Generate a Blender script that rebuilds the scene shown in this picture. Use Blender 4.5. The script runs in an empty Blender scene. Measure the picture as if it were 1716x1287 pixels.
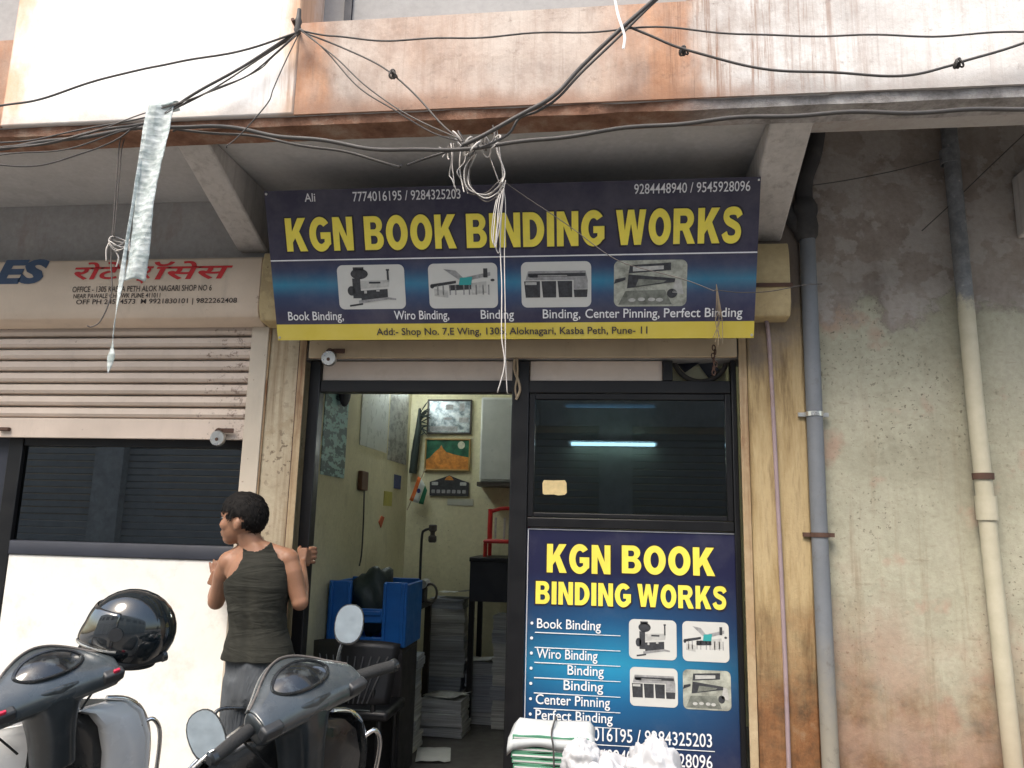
import bpy, bmesh, math, random
from math import sin, cos, pi, radians as rad
from mathutils import Vector, Matrix
from mathutils.geometry import tessellate_polygon
from mathutils import noise as mnoise

random.seed(7)
scene = bpy.context.scene
COL = scene.collection

# ------------------------------------------------------------------ camera
cam_data = bpy.data.cameras.new('camera')
cam_data.sensor_width = 36.0
cam_data.lens = 36.0 * 1290 / 1716
cam_data.clip_start = 0.02
cam_data.clip_end = 500
cam = bpy.data.objects.new('camera', cam_data)
COL.objects.link(cam)
_yaw, _pit, _rol = rad(7.068), rad(10.267), rad(1.389)
_f = Vector((-sin(_yaw) * cos(_pit), cos(_yaw) * cos(_pit), sin(_pit)))
_r = Vector((cos(_yaw), sin(_yaw), 0))
_u = _r.cross(_f)
_r, _u = cos(_rol) * _r + sin(_rol) * _u, -sin(_rol) * _r + cos(_rol) * _u
cam.matrix_world = Matrix(((_r.x, _u.x, -_f.x, 0), (_r.y, _u.y, -_f.y, -3.2), (_r.z, _u.z, -_f.z, 1.5), (0, 0, 0, 1)))
scene.camera = cam

# ------------------------------------------------------------------ sky and sun (hazy bright day, soft light from the street side)
SUN_EL, SUN_AZ = rad(56), rad(205)          # azimuth measured clockwise from +Y
sun_dir = Vector((sin(SUN_AZ) * cos(SUN_EL), cos(SUN_AZ) * cos(SUN_EL), sin(SUN_EL)))
world = bpy.data.worlds.new('World')
scene.world = world
world.use_nodes = True
wn = world.node_tree
sky = wn.nodes.new('ShaderNodeTexSky')
sky.sky_type = 'NISHITA'
sky.sun_disc = False
sky.sun_elevation = SUN_EL
sky.sun_rotation = SUN_AZ
sky.air_density = 1.6
sky.dust_density = 4.0
bg = wn.nodes['Background']
bg.inputs['Strength'].default_value = 0.15
wn.links.new(sky.outputs[0], bg.inputs['Color'])
sun_data = bpy.data.lights.new('sun', 'SUN')
sun_data.energy = 1.15
sun_data.angle = rad(24)
sun_data.color = (1.0, 0.955, 0.88)
sun = bpy.data.objects.new('sun', sun_data)
sun.rotation_euler = (-sun_dir).to_track_quat('-Z', 'Y').to_euler()
COL.objects.link(sun)
vs = scene.view_settings
vs.view_transform = 'Standard'
vs.look = 'None'
vs.exposure = 1.45
vs.gamma = 1.0
vs.use_curve_mapping = False
scene.cycles.max_bounces = 8
scene.cycles.transparent_max_bounces = 12
scene.cycles.use_denoising = True

# ------------------------------------------------------------------ helpers
def tag(o, label=None, cat=None, group=None, kind=None):
    if label: o['label'] = label
    if cat: o['category'] = cat
    if group: o['group'] = group
    if kind: o['kind'] = kind
    return o

def empty(name, loc=(0, 0, 0), label=None, cat=None, group=None):
    o = bpy.data.objects.new(name, None)
    o.empty_display_size = 0.1
    COL.objects.link(o)
    o.location = loc
    return tag(o, label, cat, group)

def catmull(pts, n=6, closed=False):
    P = [Vector(p) for p in pts]
    if len(P) < 3: return P
    out = []
    m = len(P)
    rng = range(m if closed else m - 1)
    for i in rng:
        if closed:
            p0, p1, p2, p3 = P[(i - 1) % m], P[i], P[(i + 1) % m], P[(i + 2) % m]
        else:
            p0, p1, p2, p3 = P[max(i - 1, 0)], P[i], P[i + 1], P[min(i + 2, m - 1)]
        for k in range(n):
            t = k / n
            out.append(0.5 * ((2 * p1) + (-p0 + p2) * t + (2 * p0 - 5 * p1 + 4 * p2 - p3) * t * t + (-p0 + 3 * p1 - 3 * p2 + p3) * t ** 3))
    if not closed: out.append(P[-1])
    return out

class MB:
    """collects shapes, builds ONE mesh object"""
    def __init__(s, M=None):
        s.v, s.f, s.M = [], [], M
    def add(s, vs, fs):
        o = len(s.v)
        s.v += [(s.M @ Vector(v)) if s.M else Vector(v) for v in vs]
        s.f += [tuple(i + o for i in f) for f in fs]
        return s
    def box(s, x0, x1, y0, y1, z0, z1):
        vs = [(x, y, z) for x in (x0, x1) for y in (y0, y1) for z in (z0, z1)]
        return s.add(vs, [(0, 1, 3, 2), (4, 6, 7, 5), (0, 4, 5, 1), (2, 3, 7, 6), (0, 2, 6, 4), (1, 5, 7, 3)])
    def obox(s, c, size, R=None):
        R = R or Matrix.Identity(3)
        vs = [Vector(c) + R @ Vector((a * size[0] / 2, b * size[1] / 2, d * size[2] / 2)) for a in (-1, 1) for b in (-1, 1) for d in (-1, 1)]
        return s.add(vs, [(0, 1, 3, 2), (4, 6, 7, 5), (0, 4, 5, 1), (2, 3, 7, 6), (0, 2, 6, 4), (1, 5, 7, 3)])
    def prism(s, poly, axis, a, b):
        """poly of 2D points extruded along axis (0,1,2) from a to b"""
        def mk(p, t):
            return (t, p[0], p[1]) if axis == 0 else ((p[0], t, p[1]) if axis == 1 else (p[0], p[1], t))
        n = len(poly)
        vs = [mk(p, a) for p in poly] + [mk(p, b) for p in poly]
        fs = [tuple(range(n - 1, -1, -1)), tuple(range(n, 2 * n))] + [(i, (i + 1) % n, n + (i + 1) % n, n + i) for i in range(n)]
        return s.add(vs, fs)
    def loft(s, rings, cap=True, closed=True):
        n = len(rings[0]); vs = [p for r in rings for p in r]; fs = []
        for i in range(len(rings) - 1):
            for j in range(n if closed else n - 1):
                k = (j + 1) % n
                fs.append((i * n + j, i * n + k, (i + 1) * n + k, (i + 1) * n + j))
        if cap and closed:
            fs += [tuple(range(n - 1, -1, -1)), tuple(range((len(rings) - 1) * n, len(rings) * n))]
        return s.add(vs, fs)
    def tube(s, path, r, n=8, closed=False, cap=True, flat=1.0):
        P = [Vector(p) for p in path]; m = len(P)
        rs = r if isinstance(r, (list, tuple)) else [r] * m
        rings = []; prev = None
        for i in range(m):
            a = P[(i - 1) % m] if (closed or i > 0) else P[i]
            b = P[(i + 1) % m] if (closed or i < m - 1) else P[i]
            t = (b - a)
            t = t.normalized() if t.length > 1e-9 else Vector((0, 0, 1))
            if prev is None:
                h = Vector((0, 0, 1)) if abs(t.z) < 0.9 else Vector((0, 1, 0))
                nx = t.cross(h).normalized()
            else:
                nx = prev - t * prev.dot(t)
                nx = nx.normalized() if nx.length > 1e-6 else t.orthogonal().normalized()
            prev = nx; ny = t.cross(nx)
            rings.append([P[i] + rs[i] * (nx * cos(2 * pi * k / n) + flat * ny * sin(2 * pi * k / n)) for k in range(n)])
        if closed: rings.append(rings[0]); cap = False
        return s.loft(rings, cap)
    def lathe(s, prof, c=(0, 0, 0), axis='z', n=24, cap=True):
        rings = []
        for r, h in prof:
            ring = []
            for k in range(n):
                a = 2 * pi * k / n
                p = (r * cos(a), r * sin(a), h)
                if axis == 'y': p = (p[0], h, p[1])
                elif axis == 'x': p = (h, p[0], p[1])
                ring.append(Vector(c) + Vector(p))
            rings.append(ring)
        return s.loft(rings, cap)
    def ball(s, c, r, R=None, nu=20, nv=12):
        R = R or Matrix.Identity(3)
        r = r if isinstance(r, (list, tuple)) else (r, r, r)
        vs = []; fs = []
        for j in range(1, nv):
            th = pi * j / nv
            for i in range(nu):
                a = 2 * pi * i / nu
                vs.append(Vector(c) + R @ Vector((r[0] * sin(th) * cos(a), r[1] * sin(th) * sin(a), r[2] * cos(th))))
        for j in range(nv - 2):
            for i in range(nu):
                k = (i + 1) % nu
                fs.append((j * nu + i, (j + 1) * nu + i, (j + 1) * nu + k, j * nu + k))
        t = len(vs); vs += [Vector(c) + R @ Vector((0, 0, r[2])), Vector(c) + R @ Vector((0, 0, -r[2]))]
        for i in range(nu):
            k = (i + 1) % nu
            fs.append((t, i, k)); fs.append((t + 1, (nv - 2) * nu + k, (nv - 2) * nu + i))
        return s.add(vs, fs)
    def flat(s, polys, place):
        """polys = [outer, hole, ...] of 2D points; place(u, v) -> 3D"""
        tris = tessellate_polygon([[Vector((p[0], p[1], 0)) for p in q] for q in polys])
        pts = [p for q in polys for p in q]
        return s.add([place(*p) for p in pts], [tuple(t) for t in tris])
    def build(s, name, m, parent=None, smooth=None, bevel=0, seg=2, sub=0, world=True, kind=None):
        me = bpy.data.meshes.new(name)
        me.from_pydata([tuple(v) for v in s.v], [], s.f)
        bm = bmesh.new(); bm.from_mesh(me)
        bmesh.ops.recalc_face_normals(bm, faces=bm.faces)
        bm.to_mesh(me); bm.free()
        if smooth is not None:
            me.polygons.foreach_set('use_smooth', [True] * len(me.polygons))
            if smooth < 180: me.set_sharp_from_angle(angle=rad(smooth))
        me.materials.append(m)
        o = bpy.data.objects.new(name, me)
        COL.objects.link(o)
        if parent is not None:
            o.parent = parent
            if world and parent.parent is None and parent.type == 'EMPTY':
                o.matrix_parent_inverse = Matrix.Translation(-Vector(parent.location))
        if bevel:
            b = o.modifiers.new('bevel', 'BEVEL'); b.width = bevel; b.segments = seg; b.limit_method = 'ANGLE'; b.angle_limit = rad(40)
            me.polygons.foreach_set('use_smooth', [True] * len(me.polygons)); me.set_sharp_from_angle(angle=rad(50))
        if sub:
            d = o.modifiers.new('sub', 'SUBSURF'); d.levels = sub; d.render_levels = sub
        if kind: o['kind'] = kind
        return o

def copy_tree(o, parent=None):
    c = o.copy(); COL.objects.link(c); c.parent = parent
    for ch in list(o.children): copy_tree(ch, c)
    return c

ORD = ['lowest', 'second', 'third', 'fourth', 'fifth', 'sixth', 'seventh', 'eighth', 'ninth', 'tenth', 'eleventh', 'twelfth', 'thirteenth', 'fourteenth', 'fifteenth', 'sixteenth', 'seventeenth', 'eighteenth', 'nineteenth', 'twentieth', 'twenty-first']
def rank(i, n): return 'topmost' if i == n - 1 else ('lowest' if i == 0 else ORD[i] + ' from the bottom')

# ------------------------------------------------------------------ materials
class N:
    def __init__(s, name):
        s.m = bpy.data.materials.new(name); s.m.use_nodes = True
        s.t = s.m.node_tree; s.b = s.t.nodes['Principled BSDF']
        s.tc = s.t.nodes.new('ShaderNodeTexCoord')
        s.co = s.tc.outputs['Object']
    def n(s, kind, **kw):
        x = s.t.nodes.new(kind)
        for k, v in kw.items(): setattr(x, k, v)
        return x
    def l(s, a, b): s.t.links.new(a, b)
    def map(s, scale=(1, 1, 1), loc=(0, 0, 0), rot=(0, 0, 0)):
        x = s.n('ShaderNodeMapping')
        x.inputs['Scale'].default_value = scale; x.inputs['Location'].default_value = loc; x.inputs['Rotation'].default_value = rot
        s.l(s.co, x.inputs['Vector']); return x.outputs[0]
    def noise(s, scale, detail=4, rough=.6, vec=None, dist=0):
        x = s.n('ShaderNodeTexNoise')
        x.inputs['Scale'].default_value = scale; x.inputs['Detail'].default_value = detail
        x.inputs['Roughness'].default_value = rough; x.inputs['Distortion'].default_value = dist
        s.l(vec if vec is not None else s.co, x.inputs['Vector']); return x.outputs['Fac']
    def ramp(s, fac, stops, interp='LINEAR'):
        x = s.n('ShaderNodeValToRGB'); x.color_ramp.interpolation = interp
        e = x.color_ramp.elements
        while len(e) < len(stops): e.new(0.5)
        for k, (p, c) in enumerate(stops):
            e[k].position = p
            e[k].color = (c, c, c, 1) if isinstance(c, (int, float)) else (*c, 1)
        s.l(fac, x.inputs[0]); return x.outputs[0]
    def mix(s, fac, a, b, mode='MIX'):
        x = s.n('ShaderNodeMix', data_type='RGBA', blend_type=mode)
        for sock, v in ((x.inputs[0], fac), (x.inputs[6], a), (x.inputs[7], b)):
            if hasattr(v, 'links'): s.l(v, sock)
            elif isinstance(v, (int, float)): sock.default_value = v
            else: sock.default_value = (*v, 1)
        return x.outputs[2]
    def math(s, op, a, b=0.0, clamp=False):
        x = s.n('ShaderNodeMath', operation=op, use_clamp=clamp)
        for sock, v in ((x.inputs[0], a), (x.inputs[1], b)):
            if hasattr(v, 'links'): s.l(v, sock)
            else: sock.default_value = v
        return x.outputs[0]
    def xyz(s):
        x = s.n('ShaderNodeSeparateXYZ'); s.l(s.co, x.inputs[0]); return x.outputs
    def rng(s, v, a, b, c=0., d=1., smooth=True):
        x = s.n('ShaderNodeMapRange', clamp=True)
        if smooth: x.interpolation_type = 'SMOOTHSTEP'
        x.inputs[1].default_value = a; x.inputs[2].default_value = b; x.inputs[3].default_value = c; x.inputs[4].default_value = d
        s.l(v, x.inputs[0]); return x.outputs[0]
    def col(s, c):
        if hasattr(c, 'links'): s.l(c, s.b.inputs['Base Color'])
        else: s.b.inputs['Base Color'].default_value = (*c, 1)
        return s
    def rough(s, v):
        if hasattr(v, 'links'): s.l(v, s.b.inputs['Roughness'])
        else: s.b.inputs['Roughness'].default_value = v
        return s
    def set(s, **kw):
        for k, v in kw.items(): s.b.inputs[k.replace('_', ' ')].default_value = v
        return s
    def bump(s, h, strength=.3, dist=.01):
        x = s.n('ShaderNodeBump'); x.inputs['Strength'].default_value = strength; x.inputs['Distance'].default_value = dist
        s.l(h, x.inputs['Height']); s.l(x.outputs[0], s.b.inputs['Normal']); return s

def mat(name, c, rough=.6, metal=0., var=.12, vs=6., bump=0., bs=40., dirt=None, dirt_amt=.4, dscale=9., spec=.5, coat=0.):
    """paint / plastic / metal with tonal variation, optional dirt patches and fine relief"""
    k = N(name)
    f = k.noise(vs, 5, .65)
    a = tuple(max(0, x * (1 - var)) for x in c); b = tuple(min(1, x * (1 + var)) for x in c)
    col = k.ramp(f, [(.3, a), (.7, b)])
    if dirt:
        d = k.ramp(k.noise(dscale, 8, .7), [(.52, 0.), (.72, dirt_amt)])
        col = k.mix(d, col, dirt)
    k.col(col).rough(k.ramp(k.noise(vs * 2.3, 3), [(.3, max(.02, rough - .08)), (.7, min(1, rough + .1))]))
    k.set(Metallic=metal, Specular_IOR_Level=spec, Coat_Weight=coat, Coat_Roughness=.06)
    if bump: k.bump(k.noise(bs, 5, .6), bump, .004)
    return k.m

def flatmat(name, c, rough=.5):
    k = N(name); k.col(c).rough(rough); return k.m

def emit(name, c, s):
    k = N(name); k.col(c); k.b.inputs['Emission Color'].default_value = (*c, 1); k.b.inputs['Emission Strength'].default_value = s
    return k.m

def glass(name, tint, ior=1.5, rough=.01):
    k = N(name); t = k.t
    tr = k.n('ShaderNodeBsdfTransparent'); tr.inputs[0].default_value = (*tint, 1)
    gl = k.n('ShaderNodeBsdfGlossy'); gl.inputs['Roughness'].default_value = rough; gl.inputs['Color'].default_value = (.9, .93, .95, 1)
    fr = k.n('ShaderNodeFresnel'); fr.inputs['IOR'].default_value = ior
    mx = k.n('ShaderNodeMixShader')
    k.l(fr.outputs[0], mx.inputs[0]); k.l(tr.outputs[0], mx.inputs[1]); k.l(gl.outputs[0], mx.inputs[2])
    k.l(mx.outputs[0], t.nodes['Material Output'].inputs['Surface'])
    return k.m

def stained(name, base, stain, streak=None, speck=None, spscale=90., sp_thr=.66, rust=None, rust_amt=.6, bump=.35, patch=None, patch_amt=.6):
    """weathered painted plaster: blotches, vertical run marks, specks, rust patches"""
    k = N(name)
    n1 = k.noise(2.3, 6, .65)
    col = k.mix(k.ramp(n1, [(.38, 0.), (.68, 1.)]), base, stain)
    fine = k.noise(38, 5, .7)
    col = k.mix(k.ramp(fine, [(.35, 0.), (.75, .35)]), col, tuple(x * .62 for x in stain))
    if streak:
        v = k.map(scale=(26, 26, 1.1))
        st = k.noise(1.0, 5, .7, v)
        col = k.mix(k.ramp(st, [(.5, 0.), (.68, .75)]), col, streak)
    if patch:
        col = k.mix(k.ramp(k.noise(5.2, 7, .62, k.map(loc=(3, 7, 1))), [(.56, 0.), (.60, patch_amt)]), col, patch)
    if rust:
        col = k.mix(k.ramp(k.noise(4.1, 8, .7, k.map(loc=(9, 2, 5), scale=(1.6, 1.6, .7))), [(.55, 0.), (.7, rust_amt)]), col, rust)
    if speck:
        sp = k.ramp(k.noise(spscale, 3, .55), [(sp_thr, 0.), (sp_thr + .04, .85)])
        ms = k.ramp(k.noise(3.0, 3, .5, k.map(loc=(1, 4, 2))), [(.42, 0.), (.62, 1.)])
        col = k.mix(k.math('MULTIPLY', sp, ms), col, speck)
    k.col(col).rough(.85).set(Specular_IOR_Level=.25)
    h = k.math('ADD', k.math('MULTIPLY', n1, .6), k.math('MULTIPLY', fine, .5))
    k.bump(h, bump, .012)
    return k.m
# ------------------------------------------------------------------ shared materials
def right_wall_mat():
    k = N('peeling_cream_wall'); X, Yc, Z = k.xyz()
    n1 = k.noise(2.6, 7, .66); fine = k.noise(42, 5, .7)
    paint = k.ramp(n1, [(.3, (.285, .27, .20)), (.5, (.39, .375, .285)), (.72, (.45, .425, .335))])
    paint = k.mix(k.ramp(k.noise(3.4, 7, .6, k.map(loc=(4, 0, 9))), [(.56, 0.), (.64, .75)]), paint, (.40, .27, .205))
    sp = k.ramp(k.noise(75, 3, .55), [(.62, 0.), (.67, .8)])
    ms = k.ramp(k.noise(2.2, 3, .5, k.map(loc=(1, 4, 2))), [(.4, .1), (.6, 1.)])
    paint = k.mix(k.math('MULTIPLY', sp, ms), paint, (.10, .085, .06))
    sp2 = k.ramp(k.noise(24, 6, .7, k.map(loc=(2, 8, 3))), [(.63, 0.), (.70, .55)])
    paint = k.mix(sp2, paint, (.15, .13, .09))
    conc = k.ramp(k.noise(4.2, 8, .7), [(.3, (.19, .155, .13)), (.5, (.32, .275, .24)), (.66, (.38, .34, .30)), (.8, (.46, .43, .39))])
    crust = k.ramp(k.noise(6.5, 6, .62, k.map(loc=(5, 5, 1))), [(.50, 0.), (.53, .7)])
    conc = k.mix(crust, conc, (.41, .375, .34))
    conc = k.mix(k.ramp(k.noise(2.2, 5, .6, k.map(loc=(8, 1, 2), scale=(1.6, 1, .5))), [(.52, 0.), (.68, .6)]), conc, (.17, .135, .115))
    # ragged edge where the paint has come off above about 2.4 m
    edge = k.math('ADD', Z, k.math('MULTIPLY', k.math('SUBTRACT', k.noise(3.1, 8, .68), .5), .75))
    col = k.mix(k.rng(edge, 2.36, 2.44), paint, conc)
    low = k.math('ADD', Z, k.math('MULTIPLY', k.math('SUBTRACT', k.noise(2.0, 6, .6, k.map(scale=(1.4, 1, .6))), .5), 1.4))
    col = k.mix(k.rng(low, 1.25, .55, 0., .9), col, k.ramp(k.noise(9, 6, .7), [(.35, (.085, .035, .02)), (.5, (.19, .085, .04)), (.62, (.27, .16, .09)), (.75, (.30, .22, .15))]))
    pk = k.math('MULTIPLY', k.rng(low, 1.5, .9), k.ramp(k.noise(5, 4), [(.45, 0.), (.6, .55)]))
    col = k.mix(pk, col, (.36, .25, .19))
    scr = k.noise(1, 5, .65, k.map(scale=(9, 9, 42), rot=(0, rad(38), 0)))
    col = k.mix(k.ramp(scr, [(.6, 0.), (.7, .35)]), col, (.17, .13, .085))
    col = k.mix(k.ramp(fine, [(.4, 0.), (.8, .3)]), col, (.12, .10, .07))
    dr_ = k.noise(1, 6, .7, k.map(scale=(16, 10, .9), loc=(4, 0, 1)))
    col = k.mix(k.math('MULTIPLY', k.ramp(dr_, [(.55, 0.), (.70, .5)]), k.rng(Z, 2.5, 1.2, .2, 1.)), col, (.20, .14, .085))
    k.col(col).rough(.9).set(Specular_IOR_Level=.2)
    h = k.math('ADD', k.math('ADD', n1, k.math('MULTIPLY', fine, .35)), k.math('MULTIPLY', k.rng(edge, 2.38, 2.42), -.8))
    k.bump(h, .5, .012)
    return k.m

def jamb_mat():
    k = N('ochre_jamb_plaster'); X, Yc, Z = k.xyz()
    v = k.map(scale=(18, 18, 2.0)); st = k.noise(1, 6, .7, v)
    col = k.ramp(st, [(.3, (.15, .10, .05)), (.46, (.34, .25, .13)), (.6, (.44, .34, .19)), (.78, (.22, .155, .085))])
    up = k.math('ADD', Z, k.math('MULTIPLY', k.math('SUBTRACT', k.noise(4, 6, .65), .5), .8))
    col = k.mix(k.rng(up, 2.1, 2.5), col, (.17, .14, .118))
    col = k.mix(k.rng(up, 1.3, .75, 0., .9), col, k.ramp(k.noise(12, 5, .7), [(.35, (.06, .03, .018)), (.6, (.20, .085, .035)), (.8, (.24, .16, .10))]))
    k.col(col).rough(.9).set(Specular_IOR_Level=.2)
    k.bump(k.math('ADD', st, k.math('MULTIPLY', k.noise(60, 5, .7), .5)), .6, .012)
    return k.m

def shutter_mat(name, base, rust=(.10, .045, .025), amt=.7, edge_x=None):
    k = N(name); X, Yc, Z = k.xyz()
    col = k.ramp(k.noise(3, 5, .6), [(.3, tuple(x * .88 for x in base)), (.7, tuple(min(1, x * 1.08) for x in base))])
    col = k.mix(k.ramp(k.noise(1, 6, .7, k.map(scale=(14, 14, 3))), [(.55, 0.), (.75, .35)]), col, tuple(x * .6 for x in base))
    r = k.noise(26, 7, .75)
    if edge_x:
        a, b = edge_x
        r = k.math('ADD', r, k.rng(X, a, b, 0., .12))
    col = k.mix(k.ramp(r, [(.64, 0.), (.72, amt)]), col, rust)
    k.col(col).rough(.55).set(Specular_IOR_Level=.35)
    k.bump(k.noise(60, 4), .12, .003)
    return k.m

M = {}
M['right_wall'] = right_wall_mat()
M['jamb'] = jamb_mat()
M['pilaster'] = stained('cream_pilaster', (.50, .43, .31), (.39, .32, .22), streak=(.22, .155, .09), speck=(.09, .06, .04), spscale=34, sp_thr=.57, patch=(.30, .23, .14), patch_amt=.45, bump=.6)
M['wall_grey'] = stained('grey_wall_plaster', (.40, .385, .37), (.31, .295, .28), rust=(.22, .13, .09), rust_amt=.35)
M['soffit'] = stained('grey_soffit', (.52, .51, .50), (.45, .44, .43), patch=(.37, .36, .35), patch_amt=.4, bump=.2)
def drip_mat():
    k = N('rusty_drip_band'); X, Yc, Z = k.xyz()
    e = k.math('ADD', X, k.math('MULTIPLY', k.math('SUBTRACT', k.noise(3, 6, .65), .5), .5))
    br = k.ramp(k.noise(8, 7, .72), [(.3, (.12, .06, .04)), (.5, (.25, .135, .09)), (.66, (.34, .24, .18)), (.8, (.42, .37, .33))])
    gr = k.ramp(k.noise(9, 8, .75), [(.3, (.14, .13, .12)), (.5, (.33, .31, .30)), (.7, (.52, .50, .48))])
    k.col(k.mix(k.rng(e, .15, .5), br, gr)).rough(.92).set(Specular_IOR_Level=.15).bump(k.noise(26, 6, .72), .7, .012)
    return k.m
M['drip'] = drip_mat()
M['bracket'] = stained('bracket_concrete', (.56, .53, .50), (.47, .44, .41), streak=(.33, .30, .28), bump=.3)
def parapet_mat(name, base, warm, streak, orange_amt):
    k = N(name)
    big = k.noise(1.6, 6, .62, k.map(scale=(1.3, 1, .8)))
    col = k.mix(k.ramp(big, [(.36, 0.), (.64, orange_amt)]), base, warm)
    v = k.noise(1, 6, .72, k.map(scale=(34, 30, 1.5)))
    col = k.mix(k.ramp(v, [(.52, 0.), (.70, .7)]), col, streak)
    v2 = k.noise(1, 5, .7, k.map(scale=(80, 60, 4), loc=(3, 0, 0)))
    col = k.mix(k.ramp(v2, [(.55, 0.), (.75, .4)]), col, tuple(x * .55 for x in streak))
    dk = k.ramp(k.noise(6, 8, .75, k.map(loc=(7, 1, 3), scale=(1, 1, .55))), [(.52, 0.), (.70, .7)])
    col = k.mix(dk, col, (.20, .12, .085))
    k.col(col).rough(.9).set(Specular_IOR_Level=.2)
    k.bump(k.math('ADD', big, k.math('MULTIPLY', k.noise(50, 5, .7), .5)), .35, .01)
    return k.m
def upper_facade():
    k = N('rust_run_whitewash'); X, Yc, Z = k.xyz()
    wob = k.math('MULTIPLY', k.math('SUBTRACT', k.noise(2.6, 6, .65, k.map(scale=(1.6, 1, .6))), .5), .30)
    e = k.math('ADD', X, wob)
    white = k.ramp(k.noise(4, 7, .7), [(.3, (.46, .44, .425)), (.5, (.60, .58, .56)), (.7, (.68, .665, .65))])
    grey = k.ramp(k.noise(5, 8, .72, k.map(loc=(2, 3, 1), scale=(1, 1, .7))), [(.3, (.33, .265, .225)), (.48, (.47, .395, .345)), (.62, (.54, .47, .415)), (.78, (.60, .54, .49))])
    col = k.mix(k.rng(e, .26, .50), grey, white)
    b1 = k.math('MULTIPLY', k.rng(e, -.15, .20), k.rng(e, .36, .27))
    b2 = k.math('MULTIPLY', k.rng(e, -1.30, -1.12), k.rng(e, -.98, -1.08))
    b3 = k.math('MULTIPLY', k.math('MULTIPLY', k.rng(e, -.95, -.75), k.rng(e, -.35, -.6)), .28)
    b4 = k.rng(e, -2.25, -2.32)
    m = k.math('MAXIMUM', k.math('MAXIMUM', b1, b2), k.math('MAXIMUM', b3, b4))
    m = k.math('MULTIPLY', m, k.ramp(k.noise(6, 6, .7, k.map(scale=(1.5, 1, .5))), [(.3, .45), (.6, 1.)]))
    col = k.mix(k.math('MULTIPLY', m, .85), col, k.ramp(k.noise(9, 6, .7), [(.3, (.36, .15, .07)), (.65, (.56, .30, .17))]))
    v = k.noise(1, 6, .74, k.map(scale=(30, 30, 1.1)))
    vm = k.math('MULTIPLY', k.ramp(v, [(.49, 0.), (.62, .85)]), k.math('ADD', k.math('MULTIPLY', k.rng(e, 1.15, .36), k.rng(e, .14, .28)), .16))
    col = k.mix(vm, col, (.27, .155, .105))
    v2 = k.noise(1, 5, .7, k.map(scale=(85, 60, 3), loc=(3, 0, 0)))
    col = k.mix(k.ramp(v2, [(.54, 0.), (.72, .32)]), col, (.22, .15, .115))
    edge = k.math('MULTIPLY', k.rng(k.math('ADD', Z, k.math('MULTIPLY', wob, .5)), 3.03, 2.95), .7)
    col = k.mix(edge, col, k.mix(k.rng(e, .3, .7), (.26, .14, .09), (.33, .30, .28)))
    bl = k.ramp(k.noise(3.6, 8, .74, k.map(loc=(5, 2, 8), scale=(1.2, 1, .8))), [(.47, 0.), (.62, .5)])
    col = k.mix(k.math('MULTIPLY', bl, k.rng(e, 1.2, .3, .35, 1.)), col, (.25, .185, .15))
    sp = k.ramp(k.noise(20, 7, .75), [(.59, 0.), (.69, .5)])
    col = k.mix(sp, col, (.17, .12, .095))
    k.col(col).rough(.92).set(Specular_IOR_Level=.15)
    k.bump(k.math('ADD', k.noise(6, 6, .7), k.math('MULTIPLY', k.noise(50, 5, .7), .5)), .4, .01)
    return k.m
M['parapet'] = upper_facade()
M['pillar_right'] = M['parapet']
def pillar_left():
    k = N('white_pillar_paint'); X, Yc, Z = k.xyz()
    wob = k.math('MULTIPLY', k.math('SUBTRACT', k.noise(2.2, 6, .65, k.map(scale=(1.5, 1, .7))), .5), .42)
    e = k.math('ADD', X, wob)
    col = k.ramp(k.noise(3, 6, .65), [(.35, (.80, .78, .75)), (.65, (.88, .87, .85))])
    col = k.mix(k.rng(e, -1.27, -1.12, 0., .9), col, (.55, .33, .20))
    col = k.mix(k.rng(e, -2.20, -2.32, 0., .9), col, (.66, .40, .25))
    v = k.noise(1, 6, .72, k.map(scale=(34, 30, 1.5)))
    col = k.mix(k.math('MULTIPLY', k.ramp(v, [(.5, 0.), (.68, .8)]), k.rng(e, -1.40, -1.16, .06, 1.)), col, (.42, .28, .20))
    low = k.math('ADD', Z, k.math('MULTIPLY', k.math('SUBTRACT', k.noise(7, 6, .7), .5), .2))
    col = k.mix(k.rng(low, 3.02, 2.95, 0., .6), col, (.50, .42, .36))
    col = k.mix(k.ramp(k.noise(11, 8, .75), [(.62, 0.), (.72, .3)]), col, (.5, .47, .44))
    k.col(col).rough(.9).set(Specular_IOR_Level=.2)
    k.bump(k.noise(45, 6, .7), .25, .008)
    return k.m
M['pillar'] = pillar_left()
M['recess'] = stained('grey_window_boarding', (.36, .355, .35), (.31, .305, .30), bump=.1)
M['interior'] = stained('green_cream_distemper', (.70, .66, .46), (.62, .58, .39), speck=(.2, .19, .12), rust=(.34, .31, .19), rust_amt=.4, bump=.15)
M['ceiling'] = mat('ceiling_paint', (.55, .55, .48), .9)
M['floor'] = mat('dark_shop_floor', (.07, .065, .06), .6, dirt=(.03, .03, .03))
M['road'] = mat('dusty_concrete_road', (.22, .205, .185), .9, var=.25, bump=.4, bs=90, dirt=(.1, .09, .08))
M['step'] = mat('worn_stone_step', (.26, .24, .22), .85, var=.2, bump=.4, bs=60, dirt=(.1, .08, .06))
M['shutter'] = shutter_mat('cream_shutter_paint', (.60, .50, .42), edge_x=(-1.95, -1.6))
M['shutter_rusty'] = shutter_mat('rusty_cream_bar', (.46, .36, .24), amt=.9)
M['channel'] = shutter_mat('rusted_guide_channel', (.53, .46, .37), rust=(.13, .05, .025), amt=.9)
M['channel_rust'] = stained('badly_rusted_channel', (.45, .36, .23), (.33, .22, .12), rust=(.16, .06, .025), rust_amt=1., streak=(.12, .05, .03))
M['hood'] = shutter_mat('cream_hood_paint', (.60, .49, .385), amt=.5)
M['hood_kgn'] = stained('ochre_hood_plaster', (.52, .42, .24), (.42, .32, .17), speck=(.14, .09, .05), patch=(.30, .23, .13))
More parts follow.
